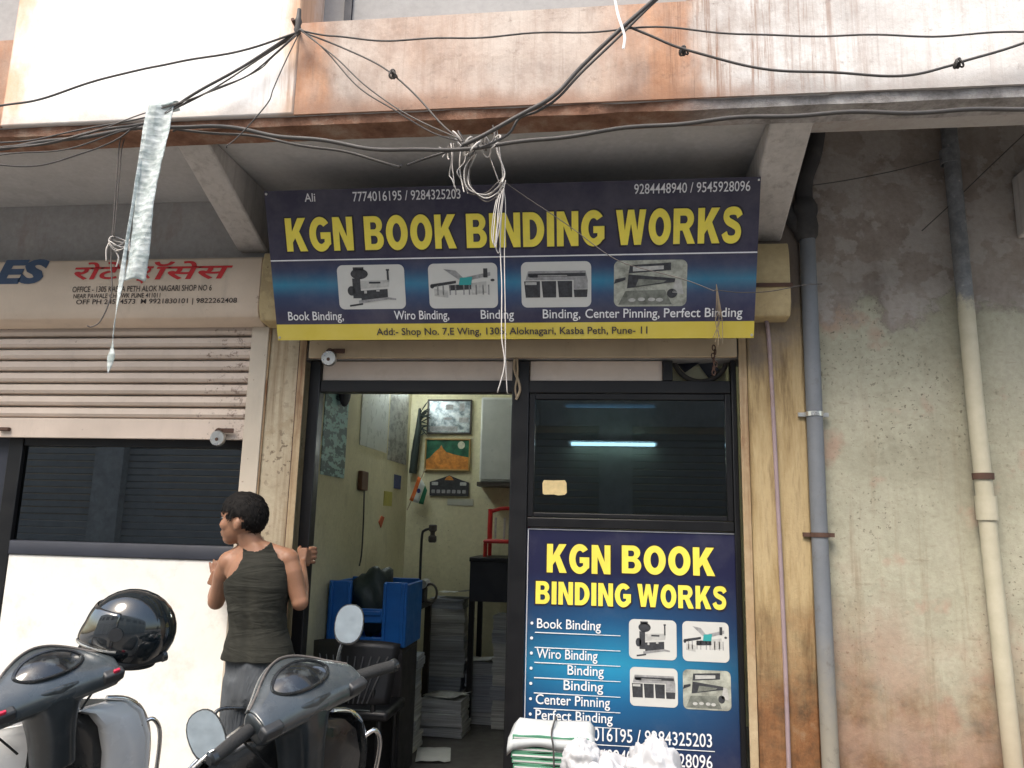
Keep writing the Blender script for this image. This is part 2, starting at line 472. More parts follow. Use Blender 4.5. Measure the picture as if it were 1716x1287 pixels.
M['black_alu'] = mat('black_aluminium', (.007, .007, .008), .38, .0, var=.1, spec=.35)
M['grey_alu'] = mat('navy_grey_aluminium', (.022, .025, .036), .5, .0, spec=.35)
M['cream_panel'] = mat('cream_transom_panel', (.62, .52, .44), .45, var=.05, dirt=(.35, .27, .2), dirt_amt=.25)
M['white_board'] = mat('white_laminate', (.76, .745, .70), .4, var=.05, dirt=(.48, .42, .36), dirt_amt=.45, dscale=10)
M['glass_dark'] = glass('tinted_door_glass', (.13, .17, .19))
M['glass_window'] = glass('smoked_window_glass', (.05, .06, .075), 1.9)
def pipe1():
    k = N('blue_grey_pvc'); X, Yc, Z = k.xyz()
    c = k.ramp(k.noise(5, 6, .7), [(.3, (.12, .13, .145)), (.7, (.165, .178, .195))])
    e = k.math('ADD', Z, k.math('MULTIPLY', k.math('SUBTRACT', k.noise(7, 6, .7), .5), .5))
    c = k.mix(k.rng(e, 1.25, .75, 0., .75), c, (.27, .24, .18))
    c = k.mix(k.ramp(k.noise(26, 7, .75), [(.56, 0.), (.68, .5)]), c, (.10, .08, .065))
    k.col(c).rough(.6).bump(k.noise(60, 4), .2, .003)
    return k.m
M['pipe_blue'] = pipe1()
M['pipe_dark'] = mat('sooty_old_pipe', (.04, .038, .038), .8, dirt=(.12, .11, .1), bump=.4)
def pipe2():
    k = N('painted_drainpipe'); X, Yc, Z = k.xyz()
    e = k.math('ADD', Z, k.math('MULTIPLY', k.math('SUBTRACT', k.noise(9, 6, .7), .5), .35))
    g = k.ramp(k.noise(22, 6, .7), [(.4, (.12, .125, .13)), (.62, (.20, .205, .21)), (.7, (.42, .39, .33))])
    c = k.ramp(k.noise(7, 6, .65), [(.35, (.38, .35, .255)), (.65, (.47, .435, .33))])
    c = k.mix(k.rng(Z, 1.2, .5, 0., .6), c, (.32, .24, .16))
    k.col(k.mix(k.rng(e, 2.36, 2.44), c, g)).rough(.7).bump(k.noise(60, 4), .2, .004)
    return k.m
M['pipe_cream'] = pipe2()
M['conduit'] = mat('pinkish_conduit', (.28, .21, .22), .6, dirt=(.2, .13, .08), dirt_amt=.6)
M['steel'] = mat('scratched_steel', (.62, .61, .58), .28, .9, var=.15, dirt=(.2, .12, .08), dirt_amt=.3, dscale=60)
M['chrome'] = mat('chrome', (.75, .75, .76), .10, 1., var=.04)
M['iron'] = mat('rusty_iron', (.10, .055, .04), .8, .3, var=.4)
M['cable'] = mat('black_cable', (.058, .053, .050), .65)
M['cable_grey'] = mat('dusty_cable', (.10, .088, .08), .7)
M['wire_white'] = mat('pale_wire', (.50, .47, .44), .6)
M['twine'] = mat('jute_twine', (.32, .25, .17), .9)

# ------------------------------------------------------------------ ground
tag(MB().box(-150, 150, -150, 150, -.3, 0).build('road', M['road']), kind='structure')
tag(MB().box(-6, 5, -.55, .0, 0, .15).build('pavement', M['step'], bevel=.012), kind='structure')
tag(MB().box(-6, 5, .004, 6, 0, .146).build('shop_floor', M['floor']), kind='structure')

# ------------------------------------------------------------------ the building
B = empty('apartment_building', (0, 0, .15), 'weathered cream building with a jutting rust-stained balcony over the book binding shop', 'building')
MB().box(-1.49, -1.345, 0, .22, .15, 2.36).build('pilaster', M['pilaster'], B, bevel=.008)
MB().box(-6, .575, .003, .2, 2.36, 3.7).build('facade_wall', M['wall_grey'], B)
MB().box(.575, .80, -.03, .21, .15, 3.7).build('pilaster', M['jamb'], B, bevel=.012)
# right wall, gridded so that the plaster is really uneven
w = MB(); nx, nz = 90, 80; g = []
for i in range(nx + 1):
    for j in range(nz + 1):
        x = .80 + 3.2 * i / nx; z = .15 + 3.55 * j / nz
        d = .010 * mnoise.fractal(Vector((x * 3, z * 3, 1)), 1, 2, 4)
        e = z + .4 * mnoise.fractal(Vector((x * 3.1, 9, z * 3.1)), 1, 2, 4)
        if e > 2.4: d += .010
        g.append((x, d, z))
w.add(g, [(i * (nz + 1) + j, (i + 1) * (nz + 1) + j, (i + 1) * (nz + 1) + j + 1, i * (nz + 1) + j + 1) for i in range(nx) for j in range(nz)])
w.build('facade_wall', M['right_wall'], B, smooth=180)
MB().box(.80, 4.0, .03, .2, .15, 3.7).build('facade_core', M['wall_grey'], B)
MB().box(-6, -3.95, 0, .2, .15, 2.36).build('facade_wall', M['pilaster'], B)
MB().box(-1.345, .575, .045, .2, 2.2, 2.36).build('lintel', M['wall_grey'], B)
# canopy slab, its stained drip band and the open shaft on the right
MB().box(-6, .745, -.715, 0, 2.95, 3.09).build('canopy_slab', M['soffit'], B)
MB().box(.745, 4.0, -.715, -.575, 2.952, 3.088).build('canopy_beam', M['bracket'], B)
MB().box(.745, 4.0, -.575, 0, 3.55, 3.69).build('shaft_cover', M['wall_grey'], B)
dr = MB()
ring = []
for i in range(401):
    x = -6 + 10 * i / 400
    d = .009 * mnoise.fractal(Vector((x * 5, 0, 0)), 1, 2, 4)
    ring.append([(x, -.712 + d, 2.949), (x, -.706 + d, 2.917 + d), (x, -.60 - d, 2.912 - d), (x, -.565 + 2 * d, 2.949)])
dr.loft(ring).build('drip_band', M['drip'], B)
for x0, x1 in ((-1.66, -1.525), (.575, .725), (1.66, 1.82)):
    z0 = 2.69
    MB().prism([(-.60, 2.951), (-.60, 2.915), (-.05, z0), (-.001, z0), (-.001, 2.951)], 0, x0, x1).build('bracket', M['bracket'], B, bevel=.008)
# parapets and pillars above the slab
MB().box(-1.135, .30, -.725, -.50, 2.951, 3.322).build('parapet', M['parapet'], B)
MB().box(-6, -2.31, -.725, -.60, 2.951, 3.32).build('parapet', M['parapet'], B)
MB().box(-2.31, -1.135, -.730, -.45, 2.9505, 6).build('pillar', M['pillar'], B, bevel=.008)
MB().box(.3005, 4.0, -.725, -.45, 2.951, 6).build('pillar', M['pillar_right'], B)
for x0, x1 in ((-1.135, .30), (-6, -2.31)):
    wn_ = MB().box(x0 + .001, x1 - .001, -.52, -.46, 3.325, 6).build('window', M['recess'], B)
    MB().box(x0 + .09, x0 + .12, -.535, -.521, 3.325, 6).build('window_frame', M['grey_alu'], wn_)
MB().box(-6, 4, -.44, .2, 5.8, 6).build('roof', M['wall_grey'], B)
MB().box(-6, 4, .0035, .2, 3.701, 5.8).build('facade_wall', M['wall_grey'], B)
# rooms behind the shopfronts
for nm, bx in (('interior_wall', (-1.60, -1.52, .221, 2.65, .15, 2.75)), ('interior_wall', (-1.60, 1.5, 2.65, 2.75, .15, 2.75)), ('interior_wall', (1.40, 1.5, .211, 2.649, .15, 2.75)), ('interior_ceiling', (-1.60, 1.5, .201, 2.75, 2.75, 2.85))):
    MB().box(*bx).build(nm, M['ceiling'] if 'ceil' in nm else M['interior'], B)
MB().box(.80, 1.40, .215, .3, .15, 2.74).build('interior_wall', M['interior'], B)
MB().box(-3.95, -1.62, .95, 1.0, .15, 2.7).build('interior_wall', M['wall_grey'], B)
MB().box(-3.95, -1.62, .201, .95, 2.5, 2.6).build('interior_ceiling', M['wall_grey'], B)

# ------------------------------------------------------------------ rolling shutter of the shop next door, half lowered
S = empty('roller_shutter', (-2.6, 0, 1.83), 'cream roller shutter half lowered over the dark window, hood painted with red Marathi lettering', 'shutter')
nsl = 8; zt, zb = 2.36, 1.925
slat_me = None
for i in range(nsl):
    h = (zt - zb) / nsl; z0 = zb + i * h
    prof = [(.035, z0), (.012, z0 + .006), (.004, z0 + h * .35), (.010, z0 + h * .8), (.028, z0 + h - .004), (.045, z0 + h - .002), (.05, z0 + .004)]
    MB().prism([(p[0], p[1]) for p in prof], 0, -3.9, -1.575).build('slat', M['shutter'], S, smooth=35)
MB().prism([(-.002, 1.832), (-.002, 1.922), (.04, 1.922), (.04, 1.846), (.012, 1.832)], 0, -3.9, -1.575).build('bottom_bar', M['shutter'], S, bevel=.003)
MB().obox((-2.72, -.012, 1.868), (.05, .02, .016)).build('handle', M['iron'], S, bevel=.003)
ch = MB()
ch.prism([(-1.575, -.012), (-1.495, -.012), (-1.495, .06), (-1.503, .06), (-1.503, -.004), (-1.567, -.004), (-1.567, .06), (-1.575, .06)], 2, .15, 2.34)
ch.build('guide_channel', M['channel'], S, bevel=.002)
hd = MB().prism([(0., 2.645), (-.09, 2.64), (-.10, 2.63), (-.10, 2.40), (-.085, 2.365), (-.03, 2.34), (0., 2.34)], 0, -3.95, -1.512)
hood_l = hd.build('hood', M['hood'], S, bevel=.004)

MB().box(-1.4945, -1.487, -.006, .06, .15, 2.36).build('rust_edge', M['channel_rust'], S)
# the book binding shop's own shutter, rolled up
S2 = empty('roller_shutter', (-.4, 0, 2.2), 'rusty cream roller shutter rolled up behind the blue signboard', 'shutter')
MB().prism([(-.022, 2.195), (-.022, 2.275), (.03, 2.275), (.04, 2.25), (.04, 2.205), (.0, 2.195)], 0, -1.30, .535).build('bottom_bar', M['shutter_rusty'], S2, bevel=.004)
MB().box(-1.343, .573, -.012, .03, 2.285, 2.30).build('shutter_slat', M['channel_rust'], S2, bevel=.003)
for xs, sg in ((-1.343, 1), (.573, -1)):
    c = MB()
    a, b = xs, xs + sg * .032
    c.prism([(a, -.02), (b, -.02), (b, -.012), (a + sg * .007, -.012), (a + sg * .007, .04), (a, .04)], 2, .15, 2.284)
    c.build('guide_channel', M['channel_rust'], S2, bevel=.002)
MB().prism([(0., 2.655), (-.11, 2.65), (-.125, 2.60), (-.125, 2.40), (-.10, 2.345), (0., 2.335)], 0, -1.50, .735).build('hood', M['hood_kgn'], S2, bevel=.006)
MB().box(-1.349, -1.3435, -.012, .03, .15, 2.284).build('rust_edge', mat('dark_rust', (.055, .022, .016), .9, var=.5), S2)
MB().prism([(-.132, 2.46), (-.132, 2.475), (0, 2.475), (0, 2.46)], 0, .60, .741).build('hood_seam', M['iron'], S2)

def padlock(loc, label, rz=0.):
    p = empty('padlock', loc, label, 'padlock')
    x, y, z = loc
    MB().lathe([(.006, -.010), (.031, -.0105), (.034, -.006), (.034, .008), (.030, .012), (.004, .012)], (x, y, z), 'y', 28).build('body', M['steel'], p, smooth=35)
    MB().tube([(x + .016 * cos(a), y, z + .018 + .024 * sin(a)) for a in [pi * i / 10 for i in range(11)]], .0045, 8).build('shackle', M['iron'], p, smooth=60)
    MB().lathe([(.001, -.0125), (.007, -.0125), (.008, -.011)], (x, y, z - .005), 'y', 12).build('keyhole_cover', M['iron'], p)
    MB().obox((x + .03, y + .008, z + .035), (.07, .008, .02)).build('hasp', M['iron'], p, bevel=.002)
padlock((-1.68, -.03, 1.835), 'round steel padlock on the bottom bar of the half lowered shutter')
padlock((-1.195, -.045, 2.187), 'round steel padlock below the yellow strip of the blue signboard')

# ------------------------------------------------------------------ window front of the shop next door
L = empty('window_front', (-2.1, .05, .15), 'dark smoked window above a white board, in the shop beside the book binder', 'shop window')
MB().box(-2.735, -2.665, .045, .10, .15, 1.90).build('post', M['black_alu'], L, bevel=.003)
MB().box(-2.664, -1.578, .05, .095, 1.80, 1.90).build('top_rail', M['black_alu'], L, bevel=.003)
MB().prism([(.095, 1.375), (.046, 1.373), (.042, 1.368), (.042, 1.312), (.095, 1.312)], 0, -2.664, -1.578).build('sill', M['grey_alu'], L, bevel=.003)
MB().box(-2.664, -1.578, .066, .072, 1.376, 1.799).build('pane', M['glass_window'], L)
MB().box(-2.12, -2.095, .074, .09, 1.376, 1.799).build('mullion', M['black_alu'], L)
MB().box(-2.664, -1.578, .05, .08, .15, 1.311).build('board', M['white_board'], L, bevel=.003)
MB().box(-3.9, -2.736, .06, .09, .15, 1.90).build('panel', M['grey_alu'], L)

# ------------------------------------------------------------------ book binder's shopfront
F = empty('shopfront', (-.4, .05, .15), 'black aluminium shopfront with an open doorway beside a dark tinted glass panel', 'shopfront')
for x0, x1 in ((-1.309, -1.258), (-.40, -.326), (.516, .538)):
    MB().box(x0, x1, .03, .09, .147, 2.192).build('post', M['black_alu'], F, bevel=.004)
MB().box(-1.2575, .5155, .034, .088, 2.052, 2.106).build('top_rail', M['black_alu'], F, bevel=.004)
MB().box(.238, .279, .034, .088, 2.107, 2.192).build('mullion', M['black_alu'], F, bevel=.002)
for x0, x1 in ((-1.256, -.401), (-.325, .237)):
    MB().box(x0, x1, .05, .07, 2.107, 2.194).build('transom_panel', M['cream_panel'], F, bevel=.002)
MB().box(-.3255, .5155, .036, .086, 1.487, 1.528).build('mid_rail', M['black_alu'], F, bevel=.004)
for bx in ((-.3255, -.300, .04, .07, 1.529, 2.051), (.49, .5155, .04, .07, 1.529, 2.051), (-.2995, .4895, .041, .069, 2.025, 2.051), (-.2995, .4895, .041, .069, 1.529, 1.548)):
    MB().box(*bx).build('pane_frame', M['black_alu'], F, bevel=.003)
MB().box(-.2995, .4895, .053, .058, 1.5485, 2.0245).build('pane', M['glass_dark'], F)
MB().box(-.3255, .5155, .056, .08, .15, 1.486).build('lower_panel', M['black_alu'], F)
MB().box(-1.2575, -.401, .03, .09, .146, .155).build('threshold', M['steel'], F)

# exhaust fan showing in the open transom cell
fan = empty('exhaust_fan', (.405, .13, 2.18), 'round exhaust fan in the small open gap above the tinted glass', 'fan')
c0 = (.405, .13, 2.235)
MB().tube([(c0[0] + .115 * cos(a), c0[1], c0[2] + .115 * sin(a)) for a in [2 * pi * i / 40 for i in range(40)]], .011, 8, closed=True).build('ring', M['cable_grey'], fan, smooth=60)
for i in range(4):
    a = i * pi / 2 + .6
    R = Matrix.Rotation(-a, 3, 'Y') @ Matrix.Rotation(.5, 3, 'X')
    MB().obox(Vector(c0) + Vector((.06 * cos(a), 0, .06 * sin(a))), (.08, .004, .06), R).build('blade', M['grey_alu'], fan, bevel=.002)
MB().lathe([(.02, -.02), (.028, -.01), (.028, .03), (.02, .04)], c0, 'y', 16).build('hub', M['cable_grey'], fan, smooth=40)
MB().box(.29, .515, .16, .165, 2.107, 2.19).build('backing', M['interior'], fan)
# ------------------------------------------------------------------ drainpipes
p1 = empty('drainpipe', (.825, -.05, .15), 'blue grey plastic drainpipe with a sooty coupling beside the signboard', 'pipe')
MB().tube([(.822, -.052, .15), (.820, -.052, 1.6), (.826, -.052, 2.70)], .031, 20).build('pipe', M['pipe_blue'], p1, smooth=60)
cp = MB(); cp.lathe([(.033, 2.68), (.046, 2.70), (.05, 2.74), (.044, 2.78), (.05, 2.80), (.05, 2.83), (.036, 2.86)], (.822, -.05, 0), 'z', 20)
cp.tube(catmull([(.822, -.05, 2.85), (.828, -.05, 2.95), (.87, -.06, 3.08), (.90, -.06, 3.3), (.90, -.06, 3.54)]), .034, 14)
cp.tube([(.80, -.05, 2.72), (.755, -.045, 2.80), (.74, -.04, 2.90)], .028, 12)
cp.build('coupling', M['pipe_dark'], p1, smooth=50)
for z in (1.955, 1.485):
    c = MB(); c.lathe([(.0325, z - .009), (.0345, z - .009), (.0345, z + .009), (.0325, z + .009)], (.821, -.052, 0), 'z', 20, cap=False)
    c.obox((.865, -.03, z), (.03, .02, .016)); c.obox((.776, -.034, z), (.028, .02, .016))
    c.build('clamp', M['iron'] if z < 1.7 else M['steel'], p1)
p2 = empty('drainpipe', (1.45, -.05, .15), 'cream painted drainpipe with a bare grey top on the peeling wall', 'pipe')
MB().tube([(1.462, -.05, .15), (1.447, -.05, .9), (1.425, -.05, 2.0), (1.408, -.05, 3.54)], .031, 20).build('pipe', M['pipe_cream'], p2, smooth=60)
for z, hh in ((1.72, .012), (1.60, .045), (3.03, .03)):
    xx = 1.455 - .019 * (z - .5)
    MB().lathe([(.032, z - hh), (.037, z - hh), (.038, z + hh), (.032, z + hh)], (xx, -.05, 0), 'z', 20, cap=False).build('coupling' if hh > .02 else 'clamp', M['pipe_cream'] if hh > .02 else M['iron'], p2, smooth=40)
tag(MB().tube(catmull([(.672, -.042, .15), (.676, -.042, 1.0), (.668, -.042, 1.8), (.66, -.042, 2.25), (.648, -.045, 2.36)]), .0085, 8).build('conduit_pipe', M['conduit'], smooth=60),
    'thin pinkish conduit running up the ochre jamb beside the blue grey drainpipe', 'conduit')

# ------------------------------------------------------------------ shuttered building across the street (seen in the dark window's reflection)
O = empty('opposite_building', (0, -8.5, 0), 'grey building across the street with closed roller shutters, mirrored in the dark window', 'building')
ob_wall = mat('opposite_plaster', (.62, .60, .56), .9, var=.2, dirt=(.25, .22, .2))
ob_sh = mat('opposite_shutter_paint', (.50, .485, .46), .6, .0)
MB().box(-14, 12, -9.5, -8.5, 3.0, 7).build('wall', ob_wall, O)
for i in range(10):
    x = -13.6 + 2.75 * i
    MB().box(x - .25, x + .25, -9.5, -8.45, 0, 3.0).build('pilaster', ob_wall, O)
    if i < 9:
        s_ = MB()
        for q in range(26):
            z = .05 + q * .11
            s_.prism([(-8.62, z), (-8.60, z + .012), (-8.60, z + .09), (-8.62, z + .105), (-8.66, z + .105), (-8.66, z)], 0, x + .25, x + 2.5)
        s_.build('roller_door', ob_sh, O)
        MB().box(x + .5, x + 2.2, -8.49, -8.44, 4.2, 5.6).build('window', M['grey_alu'], O)
# ------------------------------------------------------------------ lettering
def arc(cx, cy, rx, ry, a0, a1, n=14):
    return [(cx + rx * cos(rad(a0 + (a1 - a0) * i / n)), cy + ry * sin(rad(a0 + (a1 - a0) * i / n))) for i in range(n + 1)]

def stroke(pts, t, n=7):
    P = catmull([(x, y, 0) for x, y in pts], n)
    L, R = [], []
    for i, p in enumerate(P):
        d = (P[min(i + 1, len(P) - 1)] - P[max(i - 1, 0)]).normalized()
        nrm = Vector((-d.y, d.x, 0)) * t / 2
        L.append((p.x + nrm.x, p.y + nrm.y)); R.append((p.x - nrm.x, p.y - nrm.y))
    return [L + R[::-1]]

GLYPH = {
    'I': (.27, [[[(0, 0), (.27, 0), (.27, 1), (0, 1)]]]),
    'K': (.86, [[[(0, 0), (.26, 0), (.26, .27), (.37, .40), (.55, 0), (.86, 0), (.55, .60), (.84, 1), (.52, 1), (.26, .60), (.26, 1), (0, 1)]]]),
    'N': (.80, [[[(0, 0), (.25, 0), (.25, .58), (.53, 0), (.80, 0), (.80, 1), (.55, 1), (.55, .42), (.27, 1), (0, 1)]]]),
    'W': (1.20, [[[(.20, 0), (.47, 0), (.60, .60), (.73, 0), (1.0, 0), (1.20, 1), (.94, 1), (.85, .42), (.72, 1), (.48, 1), (.35, .42), (.26, 1), (0, 1)]]]),
    'O': (.88, [[arc(.44, .5, .44, .52, 0, 359, 40), arc(.44, .5, .17, .28, 359, 0, 32)]]),
    'D': (.80, [[[(0, 0)] + arc(.32, .5, .48, .5, -90, 90, 24) + [(0, 1)], [(.26, .21)] + [(.26, .79)] + arc(.30, .5, .23, .29, 90, -90, 18)]]),
    'B': (.78, [[[(0, 0)] + arc(.46, .285, .32, .285, -90, 62, 14) + arc(.44, .745, .30, .255, -48, 90, 14) + [(0, 1)],
                 [(.26, .18), (.26, .42)] + arc(.42, .30, .11, .12, 90, -90, 8), [(.26, .61), (.26, .82)] + arc(.41, .715, .09, .105, 90, -90, 8)]]),
    'R': (.86, [[[(0, 0), (.26, 0), (.26, .38), (.36, .38), (.56, 0), (.86, 0), (.62, .43)] + arc(.48, .71, .32, .29, -52, 90, 16) + [(0, 1)],
                 [(.26, .58), (.26, .80)] + arc(.45, .69, .10, .11, 90, -90, 8)]]),
    'G': (.86, [[arc(.45, .5, .45, .52, 40, 318, 34) + [(.86, .20), (.86, .56), (.45, .56), (.45, .36), (.60, .36), (.60, .27)] + arc(.46, .5, .19, .29, 300, 50, 26)]]),
    'S': (.74, [stroke([(.66, .74), (.57, .87), (.38, .905), (.19, .86), (.135, .73), (.22, .61), (.40, .53), (.56, .44), (.61, .29), (.53, .145), (.35, .095), (.16, .14), (.07, .29)], .225)]),
}

def word_polys(txt, gap=.10, space=.36):
    x = 0; out = []
    for ch in txt:
        if ch == ' ':
            x += space; continue
        w_, groups = GLYPH[ch]
        for g_ in groups:
            out.append([[(px + x, py) for px, py in poly] for poly in g_])
        x += w_ + gap
    return out, x - gap

def block_word(mb, txt, x0, x1, z0, z1, place):
    polys, w_ = word_polys(txt)
    for g_ in polys:
        mb.flat([[(x0 + px / w_ * (x1 - x0), z0 + py * (z1 - z0)) for px, py in poly] for poly in g_], place)
    return mb

_tmp = {}
def text_mesh(txt, weight=0., shear=0.):
    """outline of a line of text as (verts2d, faces), normalised to its own box"""
    key = (txt, weight, shear)
    if key in _tmp: return _tmp[key]
    cu = bpy.data.curves.new('t', 'FONT'); cu.body = txt; cu.offset = weight; cu.shear = shear; cu.resolution_u = 3
    o = bpy.data.objects.new('t', cu); COL.objects.link(o)
    bpy.context.view_layer.update()
    me = bpy.data.meshes.new_from_object(o.evaluated_get(bpy.context.evaluated_depsgraph_get()))
    v = [(p.co.x, p.co.y) for p in me.vertices]; f = [tuple(p.vertices) for p in me.polygons]
    bpy.data.objects.remove(o); bpy.data.curves.remove(cu); bpy.data.meshes.remove(me)
    _tmp[key] = (v, f); return v, f

def text_line(mb, txt, x0, x1, z0, z1, place, weight=0., shear=0., cap='Hg'):
    """fit a line of text between x0 and x1, baseline z0, capital height up to z1"""
    v, f = text_mesh(txt, weight, shear)
    xs = [p[0] for p in v]; a, b = min(xs), max(xs)
    H = 0.63
    mb.add([place(x0 + (p[0] - a) / (b - a) * (x1 - x0), z0 + p[1] / H * (z1 - z0)) for p in v], f)
    return mb

def rrect(x0, x1, z0, z1, r, n=6):
    return arc(x1 - r, z0 + r, r, r, -90, 0, n) + arc(x1 - r, z1 - r, r, r, 0, 90, n) + arc(x0 + r, z1 - r, r, r, 90, 180, n) + arc(x0 + r, z0 + r, r, r, 180, 270, n)

M['yellow_vinyl'] = mat('yellow_vinyl', (.84, .70, .085), .5, var=.08, vs=9, dirt=(.5, .42, .2), dirt_amt=.25, dscale=14)
M['white_print'] = mat('white_print', (.74, .74, .75), .5, var=.06)
M['dark_print'] = flatmat('dark_print', (.05, .04, .045))
M['outline_print'] = flatmat('dark_letter_outline', (.018, .012, .02))  # printed dark outline behind the yellow letters
M['card'] = mat('picture_card_print', (.56, .56, .53), .5, var=.05)
M['machine_dark'] = mat('machine_dark_print', (.035, .037, .042), .5, var=.5, vs=60)
M['machine_grey'] = mat('machine_grey_print', (.27, .27, .27), .5, var=.35, vs=50)
M['machine_light'] = mat('machine_light_print', (.42, .42, .40), .5, var=.2, vs=50)
M['machine_teal'] = flatmat('machine_teal_print', (.03, .30, .30))
M['machine_green'] = mat('machine_green_print', (.16, .17, .145), .5, var=.5, vs=28)
M['machine_photo'] = mat('machine_photo_print', (.33, .34, .29), .5, var=.45, vs=26)

def machine_picture(parent, x0, x1, z0, z1, k, n0, step=.0008, world=False):
    W_, H_ = x1 - x0, z1 - z0
    def pl(layer): return lambda u, v: (x0 + u * W_, n0 - layer * step, z0 + v * H_)
    cm = MB().flat([rrect(x0, x1, z0, z1, .13 * H_)], lambda u, v: (u, n0, v)).build('picture', M['machine_photo'] if k == 3 else M['card'], parent, world=world)
    D, G, Lt, T = MB(), MB(), MB(), MB()
    def q(mb, layer, *pts): mb.flat([list(pts)], pl(layer))
    def r(mb, layer, a, b, c, d): q(mb, layer, (a, c), (b, c), (b, d), (a, d))
    def e(mb, layer, cx, cy, rx, ry): mb.flat([arc(cx, cy, rx, ry, 0, 350, 20)], pl(layer))
    if k == 0:
        e(D, 1, .33, .80, .13, .12); r(D, 1, .24, .40, .88, .95); r(D, 1, .22, .34, .25, .70); e(D, 1, .20, .42, .06, .11)
        q(Lt, 1, (.34, .46), (.76, .50), (.78, .66), (.34, .64)); r(D, 2, .47, .64, .58, .62)
        q(D, 1, (.34, .20), (.74, .26), (.74, .455), (.34, .42)); r(Lt, 2, .57, .62, .40, .46); r(Lt, 2, .39, .43, .36, .44)
        q(G, 2, (.30, .13), (.74, .22), (.86, .20), (.86, .24), (.74, .27), (.30, .20)); q(D, 1, (.16, .06), (.36, .10), (.36, .14), (.16, .10)); r(D, 1, .74, .77, .62, .86); r(D, 1, .73, .78, .86, .90)
    elif k == 1:
        q(G, 1, (.22, .88), (.40, .84), (.52, .66), (.44, .64)); q(D, 1, (.06, .55), (.40, .62), (.40, .56), (.06, .48)); q(D, 1, (.30, .40), (.62, .42), (.62, .54), (.30, .52))
        q(T, 2, (.44, .52), (.62, .52), (.64, .70), (.46, .68)); q(G, 1, (.56, .70), (.90, .80), (.90, .72), (.60, .62)); r(D, 2, .80, .86, .68, .88); e(D, 1, .93, .62, .03, .03)
        for a in (.12, .20, .30, .38, .50, .58, .68, .78, .86): r(G, 1, a, a + .022, .30, .52)
        q(Lt, 1, (.62, .30), (.84, .34), (.84, .60), (.62, .56)); q(Lt, 1, (.08, .28), (.28, .24), (.28, .40), (.08, .44)); e(D, 1, .05, .50, .03, .05)
    elif k == 2:
        q(G, 1, (.06, .60), (.10, .80), (.92, .80), (.95, .60)); q(D, 2, (.10, .68), (.92, .68), (.92, .75), (.10, .75)); r(Lt, 3, .24, .66, .69, .705); r(D, 2, .12, .24, .66, .72)
        for a, b in ((.04, .27), (.29, .50), (.52, .73)): q(D, 1, (a + .02, .22), (b, .22), (b, .58), (a, .58))
        q(G, 1, (.75, .40), (.95, .40), (.95, .60), (.75, .60)); q(D, 1, (.76, .22), (.94, .22), (.95, .39), (.75, .39)); r(Lt, 2, .06, .22, .50, .56)
    else:
        q(D, 1, (.20, .72), (.78, .78), (.78, .94), (.22, .90)); q(Lt, 2, (.26, .76), (.68, .80), (.68, .88), (.26, .86)); q(D, 2, (.18, .40), (.70, .50), (.84, .52), (.84, .60), (.20, .70))
        q(G, 3, (.30, .44), (.68, .52), (.72, .56), (.34, .60)); q(G, 1, (.06, .04), (.80, .04), (.70, .36), (.16, .34)); q(Lt, 2, (.80, .30), (.96, .26), (.92, .56), (.84, .58)); q(D, 2, (.0, .50), (.16, .58), (.16, .64), (.02, .60))
        for a in (.25, .38, .52, .63): e(Lt, 2, a, .14 + .1 * (a % .2), .05, .04)
        e(D, 2, .80, .28, .07, .10)
    for mb, nm, mm in ((D, 'print_dark', 'machine_dark'), (G, 'print_grey', 'machine_green' if k == 3 else 'machine_grey'), (Lt, 'print_light', 'machine_light'), (T, 'print_teal', 'machine_teal')):
        if mb.v: mb.build(nm, M[mm], cm, world=False, kind='stuff')
    return cm

# ------------------------------------------------------------------ large signboard
def sign_mat():
    k = N('navy_cyan_sign_print'); X, Yc, Z = k.xyz()
    base = k.ramp(k.noise(1.6, 3), [(.3, (.014, .013, .045)), (.7, (.022, .02, .065))])
    up = k.rng(Z, .10, .60, 0., 1.)
    base = k.mix(up, base, (.016, .013, .040))
    cx = k.math('SUBTRACT', 1., k.math('MULTIPLY', k.math('ABSOLUTE', k.math('ADD', X, .08)), .75), True)
    band = k.math('SUBTRACT', 1., k.math('MULTIPLY', k.math('ABSOLUTE', k.math('SUBTRACT', Z, .225)), 8.0), True)
    band = k.math('MULTIPLY', k.math('POWER', band, 1.3), k.rng(Z, .335, .334))
    wide = k.math('MULTIPLY', band, k.math('POWER', cx, .6))
    col = k.mix(wide, base, (.008, .085, .22))
    core = k.math('MULTIPLY', k.math('POWER', k.math('SUBTRACT', 1., k.math('MULTIPLY', k.math('ABSOLUTE', k.math('SUBTRACT', Z, .235)), 16.0), True), 1.6), k.math('ADD', .25, k.math('MULTIPLY', k.noise(1, 2, .5, k.map(scale=(3.2, 1, .5), loc=(.6, 0, 0))), .75)))
    col = k.mix(k.math('MULTIPLY', core, .8), col, (.012, .26, .40))
    yl = k.rng(Z, .0675, .068, 1., 0.)
    col = k.mix(yl, col, k.ramp(k.noise(5, 4), [(.3, (.60, .47, .05)), (.7, (.70, .56, .07))]))
    dust = k.ramp(k.noise(5, 7, .7), [(.40, .03), (.75, .16)])
    k.col(k.mix(dust, col, (.4, .37, .36))).rough(k.ramp(k.noise(4, 6, .7), [(.3, .34), (.7, .6)])).set(Specular_IOR_Level=.45)
    k.bump(k.noise(3.2, 3, .5, k.map(scale=(1.6, 1, 1))), .25, .03)
    return k.m
SB = empty('signboard', (-.405, -.14, 2.246), 'wide blue and yellow book binding signboard tilted out above the shop doorway', 'sign')
SB.rotation_euler = (rad(23.33), 0, 0)
SW, SH = 1.972, .6186
MB().box(-SW / 2, SW / 2, 0, .018, 0, SH).build('panel', sign_mat(), SB, world=False)
fr = MB()
